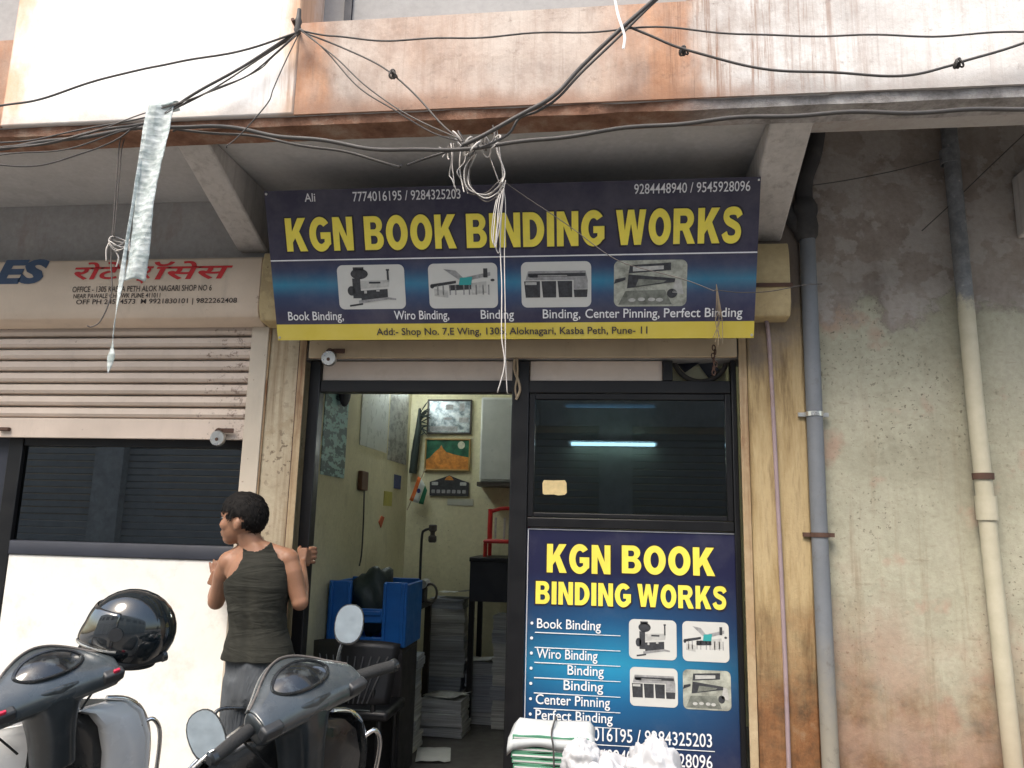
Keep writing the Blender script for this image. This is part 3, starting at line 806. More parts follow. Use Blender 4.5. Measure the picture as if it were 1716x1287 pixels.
for bx in ((-SW / 2, SW / 2, .019, .045, 0, .025), (-SW / 2, SW / 2, .019, .045, SH - .025, SH), (-SW / 2, -SW / 2 + .025, .019, .045, .026, SH - .026), (SW / 2 - .025, SW / 2, .019, .045, .026, SH - .026)): fr.box(*bx)
fr.build('frame', M['steel'], SB, world=False)
MB().box(-SW / 2 + .001, SW / 2 - .001, -.0012, -.0002, .3335, .3385).build('rule', M['white_print'], SB, world=False)
for sx in (-.978, .978):
    for sz in (.012, SH - .012): MB().lathe([(.001, -.003), (.0045, -.0025), (.006, 0)], (sx, 0, sz), 'y', 10).build('screw', M['steel'], SB, world=False)
pf = lambda u, v: (u, -.003, v); pb = lambda u, v: (u + .004, -.0015, v - .004)
for wd, a, b in (('KGN', -.908, -.622), ('BOOK', -.574, -.193), ('BINDING', -.152, .398), ('WORKS', .443, .922)):
    block_word(MB(), wd, a - .006, b + .006, .366, .514, lambda u, v: (u, -.0015, v)).build('lettering_outline', M['outline_print'], SB, world=False)
    block_word(MB(), wd, a, b, .373, .508, pf).build('lettering', M['yellow_vinyl'], SB, world=False)
for txt, a, b, z0, z1, wt in (('Ali', -.815, -.770, .572, .602, .006), ('7774016195 / 9284325203', -.612, -.170, .568, .602, .006),
                              ('9284448940 / 9545928096', .512, .948, .567, .601, .006), ('Book Binding,', -.930, -.687, .086, .119, .008), ('Wiro Binding,', -.470, -.237, .086, .119, .008), ('Binding', -.105, .032, .086, .119, .008),
                              ('Binding,', .150, .302, .086, .119, .008), ('Center Pinning,', .322, .617, .086, .119, .008), ('Perfect Binding', .634, .938, .086, .119, .008)):
    text_line(MB(), txt, a, b, z0, z1, pf, wt).build('lettering', M['white_print'], SB, world=False)
text_line(MB(), 'Add:- Shop No. 7,E Wing, 1305, Aloknagari, Kasba Peth, Pune- 11', -.550, .570, .021, .047, pf, .012).build('lettering', M['dark_print'], SB, world=False)
for k_, (a, b) in enumerate(((-.702, -.417), (-.317, -.032), (.065, .346), (.436, .721))):
    machine_picture(SB, a, b, .130, .313, k_, -.0015)

# ------------------------------------------------------------------ poster on the shopfront's lower panel
def poster_mat():
    k = N('navy_cyan_poster_print'); X, Yc, Z = k.xyz()
    glow = k.math('SUBTRACT', 1., k.math('MULTIPLY', k.math('ABSOLUTE', k.math('SUBTRACT', Z, .93)), 2.6), True)
    gx = k.math('SUBTRACT', 1., k.math('MULTIPLY', k.math('ABSOLUTE', k.math('SUBTRACT', X, .02)), 1.7), True)
    col = k.mix(k.math('MULTIPLY', k.math('POWER', glow, 1.3), k.math('POWER', gx, .7)), (.010, .011, .045), (.012, .17, .38))
    core = k.math('MULTIPLY', k.math('POWER', k.math('SUBTRACT', 1., k.math('MULTIPLY', k.math('ABSOLUTE', k.math('SUBTRACT', Z, .96)), 6.), True), 1.5), gx)
    col = k.mix(k.math('MULTIPLY', core, .45), col, (.03, .36, .48))
    k.col(k.mix(k.ramp(k.noise(6, 6, .7), [(.5, 0.), (.85, .08)]), col, (.4, .38, .36))).rough(.4).set(Specular_IOR_Level=.45)
    return k.m
PO = empty('poster', (.10, .052, .56), 'blue poster listing the binding services with four machine pictures', 'poster')
MB().box(-.325, .526, .049, .055, .56, 1.485).build('sheet', poster_mat(), PO, world=True)
bd = MB()
for bx in ((-.321, .522, .0475, .0485, 1.478, 1.4815), (-.321, -.3175, .0475, .0485, .57, 1.4775), (.5185, .522, .0475, .0485, .57, 1.4775)): bd.box(*bx)
bd.build('border', M['white_print'], PO)
def pp(u, v): return (u, .0462, v)
for wd, a, b, z0, z1 in (('KGN', -.240, .020, 1.306, 1.421), ('BOOK', .066, .436, 1.312, 1.423), ('BINDING', -.284, .102, 1.180, 1.270), ('WORKS', .128, .478, 1.183, 1.272)):
    block_word(MB(), wd, a - .005, b + .005, z0 - .006, z1 + .005, lambda u, v: (u, .0476, v)).build('lettering_outline', M['outline_print'], PO)
    block_word(MB(), wd, a, b, z0, z1, pp).build('lettering', M['yellow_vinyl'], PO)
svc = ['Book Binding', '', 'Wiro Binding', 'Binding', 'Binding', 'Center Pinning', 'Perfect Binding']
svx = [-.276, -.276, -.276, -.150, -.165, -.276, -.276]
wid = [.258, 0, .245, .144, .157, .295, .305]
for i, s_ in enumerate(svc):
    z = 1.085 - i * .0583
    if s_: text_line(MB(), s_, svx[i], svx[i] + wid[i], z, z + .034, pp, .008).build('lettering', M['white_print'], PO)
    MB().flat([arc(-.297, z + .018, .006, .006, 0, 330, 10)], pp).build('bullet', M['white_print'], PO)
    MB().flat([[(-.284, z - .0155), (.06, z - .0165), (.06, z - .019), (-.284, z - .0195)]], pp).build('rule', M['white_print'], PO)
text_line(MB(), '7774016195 / 9284325203', -.150, .410, .668, .712, pp, .006).build('lettering', M['white_print'], PO)
text_line(MB(), '9284448940 / 9545928096', -.150, .410, .590, .634, pp, .006).build('lettering', M['white_print'], PO)
for z in (.652, .574): MB().flat([[(-.16, z), (.42, z), (.42, z + .003), (-.16, z + .003)]], pp).build('rule', M['white_print'], PO)
for k_, (a, b, z0, z1) in enumerate(((.094, .281, .982, 1.134), (.304, .484, .982, 1.134), (.097, .283, .805, .951), (.303, .487, .803, .951))):
    machine_picture(PO, a, b, z0, z1, k_, .0478, .0004, True)
# yellow note stuck on the tinted glass
nt = MB().flat([[(-.262, 1.626), (-.255, 1.622), (-.215, 1.624), (-.198, 1.620), (-.170, 1.623), (-.161, 1.632), (-.163, 1.672), (-.170, 1.684), (-.215, 1.682), (-.258, 1.683), (-.264, 1.67)]], lambda u, v: (u, .0515, v))
nt.flat([[(-.262, 1.626), (-.255, 1.622), (-.215, 1.624), (-.198, 1.620), (-.170, 1.623), (-.161, 1.632), (-.163, 1.672), (-.170, 1.684), (-.215, 1.682), (-.258, 1.683), (-.264, 1.67)]], lambda u, v: (u, .0505, v))
tag(nt.build('paper_note', mat('yellowed_paper', (.62, .48, .24), .8, var=.15, vs=40)), 'small torn yellowed paper stuck on the tinted glass above the poster', 'note')

# ------------------------------------------------------------------ painted lettering on the next shop's shutter hood
M['navy_paint'] = mat('navy_sign_paint', (.03, .06, .12), .6, var=.2)
M['red_paint'] = mat('red_sign_paint', (.50, .02, .025), .6, var=.15)
M['black_paint'] = mat('faded_black_paint', (.06, .045, .04), .7, var=.4, vs=50)
ph = lambda u, v: (u, -.1025, v)
text_line(MB(), 'ES', -2.80, -2.535, 2.535, 2.628, ph, .05, .25).build('lettering', M['navy_paint'], S, world=True)
text_line(MB(), 'रोटे', -2.405, -2.165, 2.545, 2.60, ph, .018, .2).build('lettering', M['red_paint'], S)
text_line(MB(), 'प्र', -2.125, -2.02, 2.545, 2.60, ph, .018, .2).build('lettering', M['red_paint'], S)
text_line(MB(), 'ॉसेस', -2.02, -1.645, 2.540, 2.597, ph, .018, .2).build('lettering', M['red_paint'], S)
text_line(MB(), 'OFFICE - 1305 KASBA PETH ALOK NAGARI SHOP NO 6', -2.404, -1.735, 2.484, 2.508, ph, .012).build('lettering', M['black_paint'], S)
text_line(MB(), 'NEAR PAWALE CHOWK PUNE 411011', -2.395, -1.975, 2.455, 2.474, ph, .012).build('lettering', M['black_paint'], S)
text_line(MB(), 'OFF PH 24574573  M 9921830101 | 9822262408', -2.378, -1.612, 2.427, 2.447, ph, .012).build('lettering', M['black_paint'], S)
# ------------------------------------------------------------------ inside the shop
M['tube_on'] = emit('lit_tube', (.90, .98, 1.0), 17.)
M['tube_reflection'] = emit('tube_reflection_glow', (.45, .75, 1.0), .6)  # weak glow imitating a reflection of the lit tube
M['gold'] = mat('gilt_frame', (.38, .26, .10), .4, .6)
M['dark_frame'] = mat('dark_frame', (.05, .04, .03), .4)
M['plastic_white'] = mat('white_plastic', (.62, .63, .60), .4, var=.05)
def tube_light(loc, length, along, m, label):
    t = empty('tube_light', loc, label, 'light')
    d = Vector((1, 0, 0)) if along == 'x' else Vector((0, 1, 0)); c = Vector(loc)
    off = Vector((0, -.03, 0)) if along == 'x' else Vector((.03, 0, 0))
    MB().tube([c + off - d * length / 2, c + off + d * length / 2], .013, 10).build('tube', m, t, smooth=60)
    sz = (length + .05, .03, .035) if along == 'x' else (.03, length + .05, .035)
    MB().obox(c + Vector((0, 0, .012)) - off * .0, sz).build('fixture', M['plastic_white'], t, bevel=.003)
tube_light((.053, 2.62, 2.10), .62, 'x', M['tube_on'], 'lit tube light seen through the tinted glass above the poster')
tube_light((.03, 2.62, 2.388), .66, 'x', M['tube_reflection'], 'faint added tube standing for a tube reflection behind the tinted glass')  # added glowing tube in place of the reflection of the lit one
tube_light((-1.505, 2.0, 2.52), 1.0, 'y', M['tube_on'], 'tube light high on the inner left wall of the shop')

def picture(name, x0, x1, z0, z1, frame, art, label, cat='picture'):
    p = empty(name, ((x0 + x1) / 2, 2.64, z0), label, cat)
    b = .012; f_ = MB()
    for bx in ((x0, x1, 2.622, 2.648, z1 - b, z1), (x0, x1, 2.622, 2.648, z0, z0 + b), (x0, x0 + b, 2.622, 2.648, z0 + b, z1 - b), (x1 - b, x1, 2.622, 2.648, z0 + b, z1 - b)): f_.box(*bx)
    f_.build('frame', frame, p, bevel=.002)
    MB().box(x0 + b, x1 - b, 2.634, 2.646, z0 + b, z1 - b).build('print', art, p)
    return p
k = N('silver_calligraphy_print'); v = k.noise(16, 6, .7)
k.col(k.ramp(v, [(.38, (.16, .20, .22)), (.5, (.42, .48, .50)), (.62, (.66, .70, .72))])).rough(.25).set(Metallic=.3)
pc = picture('framed_picture', -1.383, -1.032, 2.170, 2.440, M['dark_frame'], k.m, 'silver framed picture above the orange one on the back wall')
pl_ = lambda y: (lambda u, v: (u, y, v))
for a, b, c, d in ((-1.24, -1.18, 2.36, 2.40), (-1.13, -1.09, 2.35, 2.41), (-1.13, -1.055, 2.26, 2.30), (-1.36, -1.14, 2.19, 2.23), (-1.25, -1.19, 2.28, 2.30)):
    MB().box(a, b, 2.6325, 2.6335, c, d).build('print_panel', M['machine_grey'], pc)
k = N('green_sky_print'); k.col(k.ramp(k.noise(14, 4), [(.35, (.01, .06, .035)), (.65, (.03, .16, .09))])).rough(.3)
pc = picture('framed_picture', -1.389, -1.032, 1.885, 2.134, M['gold'], k.m, 'gilt framed orange and green picture on the back wall')
og = mat('orange_print', (.50, .19, .03), .4, var=.5, vs=22)
MB().flat([[(-1.377, 1.898), (-1.044, 1.898), (-1.044, 1.99), (-1.10, 2.00), (-1.17, 2.015), (-1.22, 2.03), (-1.25, 2.06), (-1.262, 2.085), (-1.275, 2.06), (-1.31, 2.03), (-1.35, 1.985), (-1.377, 1.97)]], pl_(2.6332)).build('print_mound', og, pc)
MB().flat([arc(-1.105, 2.085, .028, .030, 0, 345, 16)], pl_(2.6328)).build('print_disc', mat('pale_disc_print', (.5, .5, .38), .4, var=.3, vs=60), pc)

pq = empty('wall_plaque', (-1.19, 2.64, 1.70), 'black arched plaque with pale marks below the two framed pictures', 'plaque')
arch = [(-1.339, 1.695), (-1.039, 1.695), (-1.037, 1.80), (-1.08, 1.812), (-1.13, 1.83), (-1.19, 1.852), (-1.25, 1.83), (-1.30, 1.812), (-1.341, 1.80)]
MB().prism(arch, 1, 2.632, 2.648).build('board', mat('plaque_black', (.025, .025, .03), .5, var=.5, vs=30), pq)
MB().flat([[(-1.225, 1.815), (-1.155, 1.815), (-1.17, 1.838), (-1.19, 1.848), (-1.21, 1.838)]], pl_(2.6308)).build('emblem', og, pq)
MB().flat([rrect(-1.325, -1.275, 1.775, 1.80, .006)], pl_(2.6308)).build('mark', M['machine_light'], pq)
MB().flat([rrect(-1.105, -1.055, 1.775, 1.80, .006)], pl_(2.6308)).build('mark', M['machine_light'], pq)
for i in range(7):
    MB().flat([rrect(-1.325 + i * .04, -1.297 + i * .04, 1.715, 1.742, .006)], pl_(2.6308)).build('mark', M['machine_grey'], pq)
tag(MB().box(-1.20, -1.0, 2.644, 2.649, 1.625, 1.675).build('paper_sheet', mat('grey_paper', (.42, .42, .36), .8)), 'pale paper sheet on the back wall below the black plaque', 'paper')

fl = empty('flag', (-1.42, 2.55, 1.62), 'saffron, white and green flag with a blue wheel drooping by the shop corner', 'flag')
MB().tube([(-1.49, 2.56, 1.58), (-1.36, 2.56, 1.90)], .004, 6).build('stick', M['twine'], fl)
def strip(y, pts): return [(u, y + .012 * sin(9 * u + 14 * v), v) for u, v in pts]
def band(pts, m, nm):
    mb = MB(); nq = 6; a, b, c, d = [Vector((*p, 0)) for p in pts]
    rows = [[a.lerp(d, i / nq).lerp(b.lerp(c, i / nq), j / nq) for j in range(nq + 1)] for i in range(nq + 1)]
    mb.loft([[(p.x, 2.545 + .014 * sin(16 * p.x + 11 * p.y), p.y) for p in r_] for r_ in rows], cap=False, closed=False)
    o = mb.build(nm, m, fl, smooth=180); s_ = o.modifiers.new('t', 'SOLIDIFY'); s_.thickness = .002
band([(-1.475, 1.655), (-1.448, 1.645), (-1.385, 1.82), (-1.41, 1.835)], mat('saffron_cloth', (.62, .14, .03), .8), 'saffron_band')
band([(-1.446, 1.645), (-1.405, 1.632), (-1.355, 1.77), (-1.384, 1.818)], mat('white_cloth_flag', (.55, .57, .54), .8), 'white_band')
band([(-1.403, 1.632), (-1.365, 1.625), (-1.335, 1.73), (-1.353, 1.768)], mat('green_cloth', (.02, .16, .08), .8), 'green_band')
MB().flat([arc(-1.397, 1.725, .014, .018, 0, 345, 14)], lambda u, v: (u, 2.520, v)).build('wheel', mat('blue_emblem', (.02, .03, .14), .7), fl)

ft = empty('feather_bunch', (-1.42, 2.6, 1.95), 'dark feather bunch hanging in the corner beside the framed pictures', 'feathers')
mf = mat('dark_feathers', (.02, .03, .025), .6, var=.6)
stalk = MB().tube(catmull([(-1.47, 2.60, 1.86), (-1.455, 2.595, 2.05), (-1.435, 2.58, 2.22), (-1.43, 2.57, 2.36)]), [.03, .032, .03, .03, .03, .03, .028, .028, .028, .026, .024, .024, .022, .02, .018, .016, .014, .012, .01][:19], 8)
stalk.build('stalk', mf, ft, smooth=60)
random.seed(3)
for i in range(22):
    a = random.uniform(-1.1, 1.3); L_ = random.uniform(.06, .12); z = random.uniform(2.14, 2.34); x = -1.43
    tip = Vector((x + L_ * cos(a) * .9 + .02, 2.55 - random.uniform(0, .06), z + L_ * sin(a)))
    b0 = Vector((x, 2.575, z)); d_ = (tip - b0); s_ = Vector((-d_.z, 0, d_.x)).normalized() * .006
    MB().add([b0 - s_ * .3, b0.lerp(tip, .6) - s_, tip, b0.lerp(tip, .6) + s_, b0 + s_ * .3], [(0, 1, 2, 3, 4)]).build('feather', mf, ft)

# papers and posters on the left inner wall
def wall_sheet(name, y0, y1, z0, z1, m, label, cat, th=.004):
    o = MB().box(-1.5195, -1.5195 + th, y0, y1, z0, z1).build(name, m)
    return tag(o, label, cat)
k = N('cyan_poster_print'); X, Yc, Z = k.xyz()
bars = k.ramp(k.noise(1, 4, .6, k.map(scale=(1, 14, 34))), [(.47, 0.), (.52, 1.)])
k.col(k.mix(bars, (.30, .52, .52), (.03, .09, .11))).rough(.35)
wall_sheet('poster', .79, 1.17, 1.735, 2.24, k.m, 'cyan poster with dark lettering on the inner left wall near the door', 'poster')
wall_sheet('paper_sheet', 1.42, 2.02, 1.96, 2.46, mat('shiny_grey_sheet', (.50, .53, .50), .3), 'large pale sheet pinned on the inner left wall', 'paper')
k = N('patterned_calendar'); k.col(k.ramp(k.noise(12, 5, .7, k.map(scale=(1, 1, 2))), [(.4, (.14, .15, .14)), (.55, (.36, .37, .35))])).rough(.4)
wall_sheet('wall_calendar', 2.06, 2.56, 1.92, 2.46, k.m, 'grey patterned calendar near the corner of the inner left wall', 'calendar')
wall_sheet('wall_card', 2.26, 2.44, 1.73, 1.83, mat('blue_card', (.03, .06, .20), .5), 'small blue card on the inner left wall', 'card')
wall_sheet('wall_card', 2.02, 2.22, 1.60, 1.70, mat('yellow_card', (.42, .38, .08), .5), 'small yellow card on the inner left wall', 'card')
sw = empty('switchboard', (-1.50, 1.5, 1.68), 'brown switchboard with a dangling wire on the inner left wall', 'switchboard')
MB().box(-1.5195, -1.49, 1.43, 1.56, 1.68, 1.80).build('box', mat('brown_bakelite', (.12, .05, .025), .5), sw, bevel=.006)
MB().tube(catmull([(-1.505, 1.53, 1.68), (-1.505, 1.55, 1.5), (-1.50, 1.535, 1.3), (-1.505, 1.52, 1.22)]), .005, 6).build('wire', M['cable'], sw)
hb = MB().ball((-1.49, 1.02, 2.235), (.03, .07, .10), nu=14, nv=10)
tag(hb.build('cloth_bag', mat('dark_bag', (.03, .03, .045), .7, bump=.5, bs=30), smooth=180), 'dark cloth bag hanging over the cyan poster', 'bag')
tag(MB().prism([(1.92, 1.49), (1.98, 1.53), (2.05, 1.52), (1.98, 1.45)], 0, -1.519, -1.514).build('paper_pennant', mat('orange_paper', (.5, .10, .03), .7)), 'tiny orange paper pennant on the inner left wall', 'pennant')

# white cabinet and black counter at the back right
cb = empty('wall_cabinet', (-.77, 2.55, 1.79), 'white metal cabinet hung on the back wall beside the doorway post', 'cabinet')
MB().box(-.930, -.60, 2.46, 2.648, 1.80, 2.43).build('body', M['plastic_white'], cb, bevel=.006)
MB().box(-.918, -.612, 2.452, 2.459, 1.815, 2.415).build('door', mat('grey_cabinet_door', (.45, .46, .43), .35), cb, bevel=.003)
MB().box(-.94, -.59, 2.42, 2.648, 1.765, 1.795).build('shelf', M['dark_frame'], cb)
ct = empty('counter', (-.78, 2.4, .15), 'black counter at the back of the shop with a red chair on it', 'counter')
MB().box(-.93, -.45, 2.15, 2.60, 1.235, 1.265).build('top', M['black_alu'], ct, bevel=.004)
MB().box(-.92, -.46, 2.17, 2.19, .97, 1.234).build('front_panel', mat('navy_black_panel', (.012, .014, .022), .4), ct)
for x in (-.91, -.47):
    for y in (2.2, 2.57): MB().box(x - .018, x + .018, y - .018, y + .018, .15, 1.234).build('leg', M['black_alu'], ct)
rc = empty('chair', (-.72, 2.35, 1.266), 'small red plastic chair standing on the black counter', 'chair')
mr = mat('red_plastic', (.42, .012, .012), .4)
MB().box(-.85, -.55, 2.22, 2.48, 1.36, 1.385).build('seat', mr, rc, bevel=.01)
for x in (-.835, -.565):
    for y in (2.24, 2.46): MB().tube([(x, y, 1.267), (x, y, 1.36)], .014, 8).build('leg', mr, rc)
for x in (-.84, -.56): MB().tube([(x, 2.465, 1.38), (x, 2.48, 1.60)], .018, 8).build('back_post', mr, rc, smooth=60)
for i in range(4): MB().tube([(-.80 + i * .066, 2.47, 1.385), (-.80 + i * .066, 2.485, 1.54)], .008, 6).build('back_slat', M['machine_light'], rc)
MB().tube(catmull([(-.84, 2.48, 1.58), (-.76, 2.488, 1.605), (-.64, 2.488, 1.605), (-.56, 2.48, 1.58)]), .014, 8).build('back_rail', mr, rc, smooth=60)

# binding machine on a bench
bm_ = empty('workbench', (-1.25, 2.05, .15), 'dark workbench carrying the small binding machine', 'bench')
MB().box(-1.50, -1.20, 1.85, 2.3, .93, .965).build('top', M['dark_frame'], bm_, bevel=.003)
for x in (-1.47, -1.23):
    for y in (1.88, 2.27): MB().box(x - .02, x + .02, y - .02, y + .02, .15, .929).build('leg', M['dark_frame'], bm_)
MB().box(-1.49, -1.21, 1.86, 1.875, .78, .92).build('apron', M['dark_frame'], bm_)
wm = empty('binding_machine', (-1.22, 2.02, .966), 'binding machine with a tall curved arm on the workbench', 'machine')
md = mat('machine_black', (.03, .03, .032), .4)
MB().tube(catmull([(-1.235, 2.02, .966), (-1.24, 2.02, 1.20), (-1.238, 2.02, 1.40), (-1.22, 2.02, 1.44), (-1.17, 2.02, 1.455)]), .009, 8).build('arm', md, wm, smooth=60)
MB().lathe([(.02, 1.36), (.028, 1.37), (.028, 1.40), (.016, 1.41), (.016, 1.43), (.028, 1.44), (.028, 1.475), (.02, 1.48)], (-1.165, 2.02, 0), 'z', 16).build('head', M['cable_grey'], wm, smooth=40)
MB().box(-1.30, -1.20, 1.98, 2.1, .966, 1.06).build('base', md, wm, bevel=.008)
MB().tube([(-1.16 + .045 * cos(a), 2.0, 1.03 + .06 * sin(a)) for a in [2 * pi * i / 20 for i in range(20)]], .008, 6, closed=True).build('wheel', M['cable_grey'], wm, smooth=60)
MB().lathe([(.03, 1.96), (.03, 2.08)], (-1.21, 0, 1.09), 'y', 14).build('motor', M['machine_light'], wm, smooth=40)

# stacked blue crates with a black bag on top
mb_ = mat('blue_plastic', (.012, .13, .45), .4, var=.12)
def crate(x0, x1, y0, y1, z0, z1, label):
    c = empty('crate', ((x0 + x1) / 2, (y0 + y1) / 2, z0), label, 'crate')
    t = .018; xa, xb = x0 + .13, x1 - .13; zn = z1 - .42 * (z1 - z0)
    MB().box(x0 + t, x1 - t, y0 + t, y1 - t, z0, z0 + t).build('bottom', mb_, c)
    MB().box(x0, xa, y0, y0 + t, z0 + .001, z1).build('front_post', mb_, c, bevel=.006)
    MB().box(xb, x1, y0, y0 + t, z0 + .001, z1).build('front_post', mb_, c, bevel=.006)
    MB().box(xa - .002, xb + .002, y0 + .002, y0 + t - .002, zn - .075, zn).build('front_rail', mb_, c, bevel=.006)
    MB().box(xa - .002, xb + .002, y0 + .002, y0 + t - .002, z0 + .002, z0 + .05).build('front_rail', mb_, c, bevel=.006)
    MB().box(x0 + t, x1 - t, y1 - t, y1, z0, z1).build('back_wall', mb_, c, bevel=.005)
    for x in (x0, x1 - t): MB().box(x, x + t, y0 + t + .001, y1, z0, z1 - .01).build('side_wall', mb_, c, bevel=.005)
    for x in (x0 + .02, xa - .01, xb + .01, x1 - .02): MB().box(x - .009, x + .009, y0 - .012, y0 - .0005, z0 + .01, z1 - .005).build('rib', mb_, c, bevel=.004)
    MB().box(xa + .012, xb - .012, y0 - .010, y0 - .0005, zn - .035, zn - .012).build('rib', mb_, c, bevel=.004)
dk = empty('carton', (-1.28, 1.18, .15), 'dark carton under the blue plastic crate', 'carton')
MB().box(-1.49, -1.08, 1.02, 1.36, .15, .80).build('box', mat('dark_carton', (.03, .028, .03), .8, var=.3), dk, bevel=.008)
MB().box(-1.487, -1.083, 1.018, 1.358, .8005, .829).build('lid', mat('dark_carton_lid', (.05, .045, .045), .8, var=.3), dk, bevel=.004)
crate(-1.505, -1.065, 1.0, 1.36, .83, 1.17, 'open blue plastic crate with a notched front inside the door')
bg_ = MB().ball((0, 0, 0), 1., nu=28, nv=18)
bg_.v = [Vector((-1.30, 1.2, 1.06)) + Vector((v.x * .12, v.y * .10, v.z * .17)) * (1 + .35 * mnoise.fractal(v * 1.7, 1, 2, 3)) for v in bg_.v]
tag(bg_.build('plastic_bag', mat('dark_green_bag', (.03, .045, .04), .5, bump=.8, bs=18), smooth=180), 'dark bag stuffed in the blue crate', 'bag')

# black ribbed chair facing in
bc = empty('chair', (-1.22, .75, .15), 'black chair with a ribbed backrest in front of the blue crate', 'chair')
mk = mat('black_chair_plastic', (.012, .012, .014), .4)
def chair_pt(u, v):   # curved backrest surface
    return (-1.225 + u * (.195 + .03 * v), .62 - .05 * (1 - u * u) + .06 * v, .63 + .29 * v)
rows = []
for j in range(9):
    v = j / 8; row = []
    for i in range(13):
        u = -1 + 2 * i / 12
        zz = v - .06 * abs(u) ** 3 * v
        row.append(chair_pt(u, zz))
    rows.append(row)
o = MB().loft(rows, cap=False, closed=False).build('backrest', mk, bc, smooth=180); o.modifiers.new('t', 'SOLIDIFY').thickness = .02
ml = mat('grey_rib', (.09, .09, .095), .35)
for i in range(10):
    u = -.8 + 1.6 * i / 9
    P_ = [Vector(chair_pt(u * (.62 + .38 * v), .03 + v * .72)) + Vector((0, -.014, 0)) for v in (0, .25, .5, .75, 1)]
    MB().tube(P_, .0035, 6).build('back_rib', ml, bc, smooth=60)
MB().box(-1.42, -1.03, .60, .95, .55, .60).build('seat', mk, bc, bevel=.02, seg=3)
for x in (-1.39, -1.08):
    for y in (.63, .92): MB().tube([(x, y, .15), (x * 1.0, y, .56)], .014, 8).build('leg', mk, bc)
for x in (-1.36, -1.11): MB().tube([(x, .62, .58), (x, .60, .70)], .014, 8).build('back_post', mk, bc)

# bundles of printed sheets
mp = []
for i, c in enumerate(((.52, .53, .54), (.44, .45, .47), (.58, .58, .57), (.38, .40, .45))):
    k = N('paper_edges_%d' % i)
    lay = k.noise(1, 3, .6, k.map(scale=(2, 2, 190)))
    k.col(k.ramp(lay, [(.35, tuple(x * .55 for x in c)), (.62, c)])).rough(.85).bump(lay, .4, .003)
    mp.append(k.m)
random.seed(11)
def stack(x, y, z0, specs, label):
    z = z0
    for bi, (w_, d_, h_) in enumerate(specs):
        a = random.uniform(-.09, .09); cx, cy = x + random.uniform(-.012, .012), y + random.uniform(-.012, .012)
        mb = MB(Matrix.Translation((cx, cy, 0)) @ Matrix.Rotation(a, 4, 'Z'))
        nl = 4
        for q in range(nl):
            e = random.uniform(-.005, .005); g_ = random.uniform(-.005, .005)
            mb.box(-w_ / 2 + e, w_ / 2 + e, -d_ / 2 + g_, d_ / 2 + g_, z + h_ * q / nl + .0003, z + h_ * (q + 1) / nl)
        tag(mb.build('paper_bundle', random.choice(mp)), rank(bi, len(specs)) + ' ' + label, 'paper bundle', 'bundles of printed sheets in the shop')
        z += h_ + .001
stack(-1.10, 2.42, .15, [(.27, .22, .10)] * 2 + [(.25, .20, .09)] * 6 + [(.24, .2, .07)], 'bundle of printed sheets in the tall stack by the back wall')
stack(-1.04, 2.05, .15, [(.30, .24, .07), (.29, .24, .07), (.27, .22, .08)], 'bundle of printed sheets in the low stack on the floor')
stack(-.85, 2.40, .15, [(.20, .2, .08)] * 5, 'bundle of printed sheets in the short stack beside the counter')
stack(-.665, 2.30, .15, [(.18, .2, .09)] * 8, 'bundle of printed sheets in the stack beside the doorway post')
stack(-1.215, 1.66, .15, [(.16, .2, .09)] * 6, 'bundle of printed sheets stacked beside the dark carton')
random.seed(31)
for i, (x, y, z, w_, h_, lab) in enumerate(((-1.08, 2.40, 1.00, .22, .16, 'loose pale sheet lying on the tall paper stack'), (-1.03, 2.06, .376, .26, .2, 'loose sheet sliding off the low paper stack'), (-.86, 2.38, .556, .2, .17, 'loose sheet on the short stack beside the counter'), (-1.0, 1.55, .150, .2, .28, 'paper offcut lying on the shop floor'))):
    mb = MB(Matrix.Translation((x, y, z)) @ Matrix.Rotation(random.uniform(-.5, .5), 4, 'Z'))
    rows = [[(-w_ / 2 + w_ * q / 6, -h_ / 2 + h_ * j / 6, .004 + .012 * abs(mnoise.noise(Vector((q * .4, j * .4, i * 3.)))) + (.02 * (q / 6) ** 4 if i < 3 else 0)) for q in range(7)] for j in range(7)]
    o = mb.loft(rows, cap=False, closed=False).build('paper_sheet', M['machine_light'] if i == 1 else mat('loose_paper_%d' % i, (.55, .55, .53), .8), smooth=180)
    o.modifiers.new('t', 'SOLIDIFY').thickness = .0015
    tag(o, lab, 'paper')
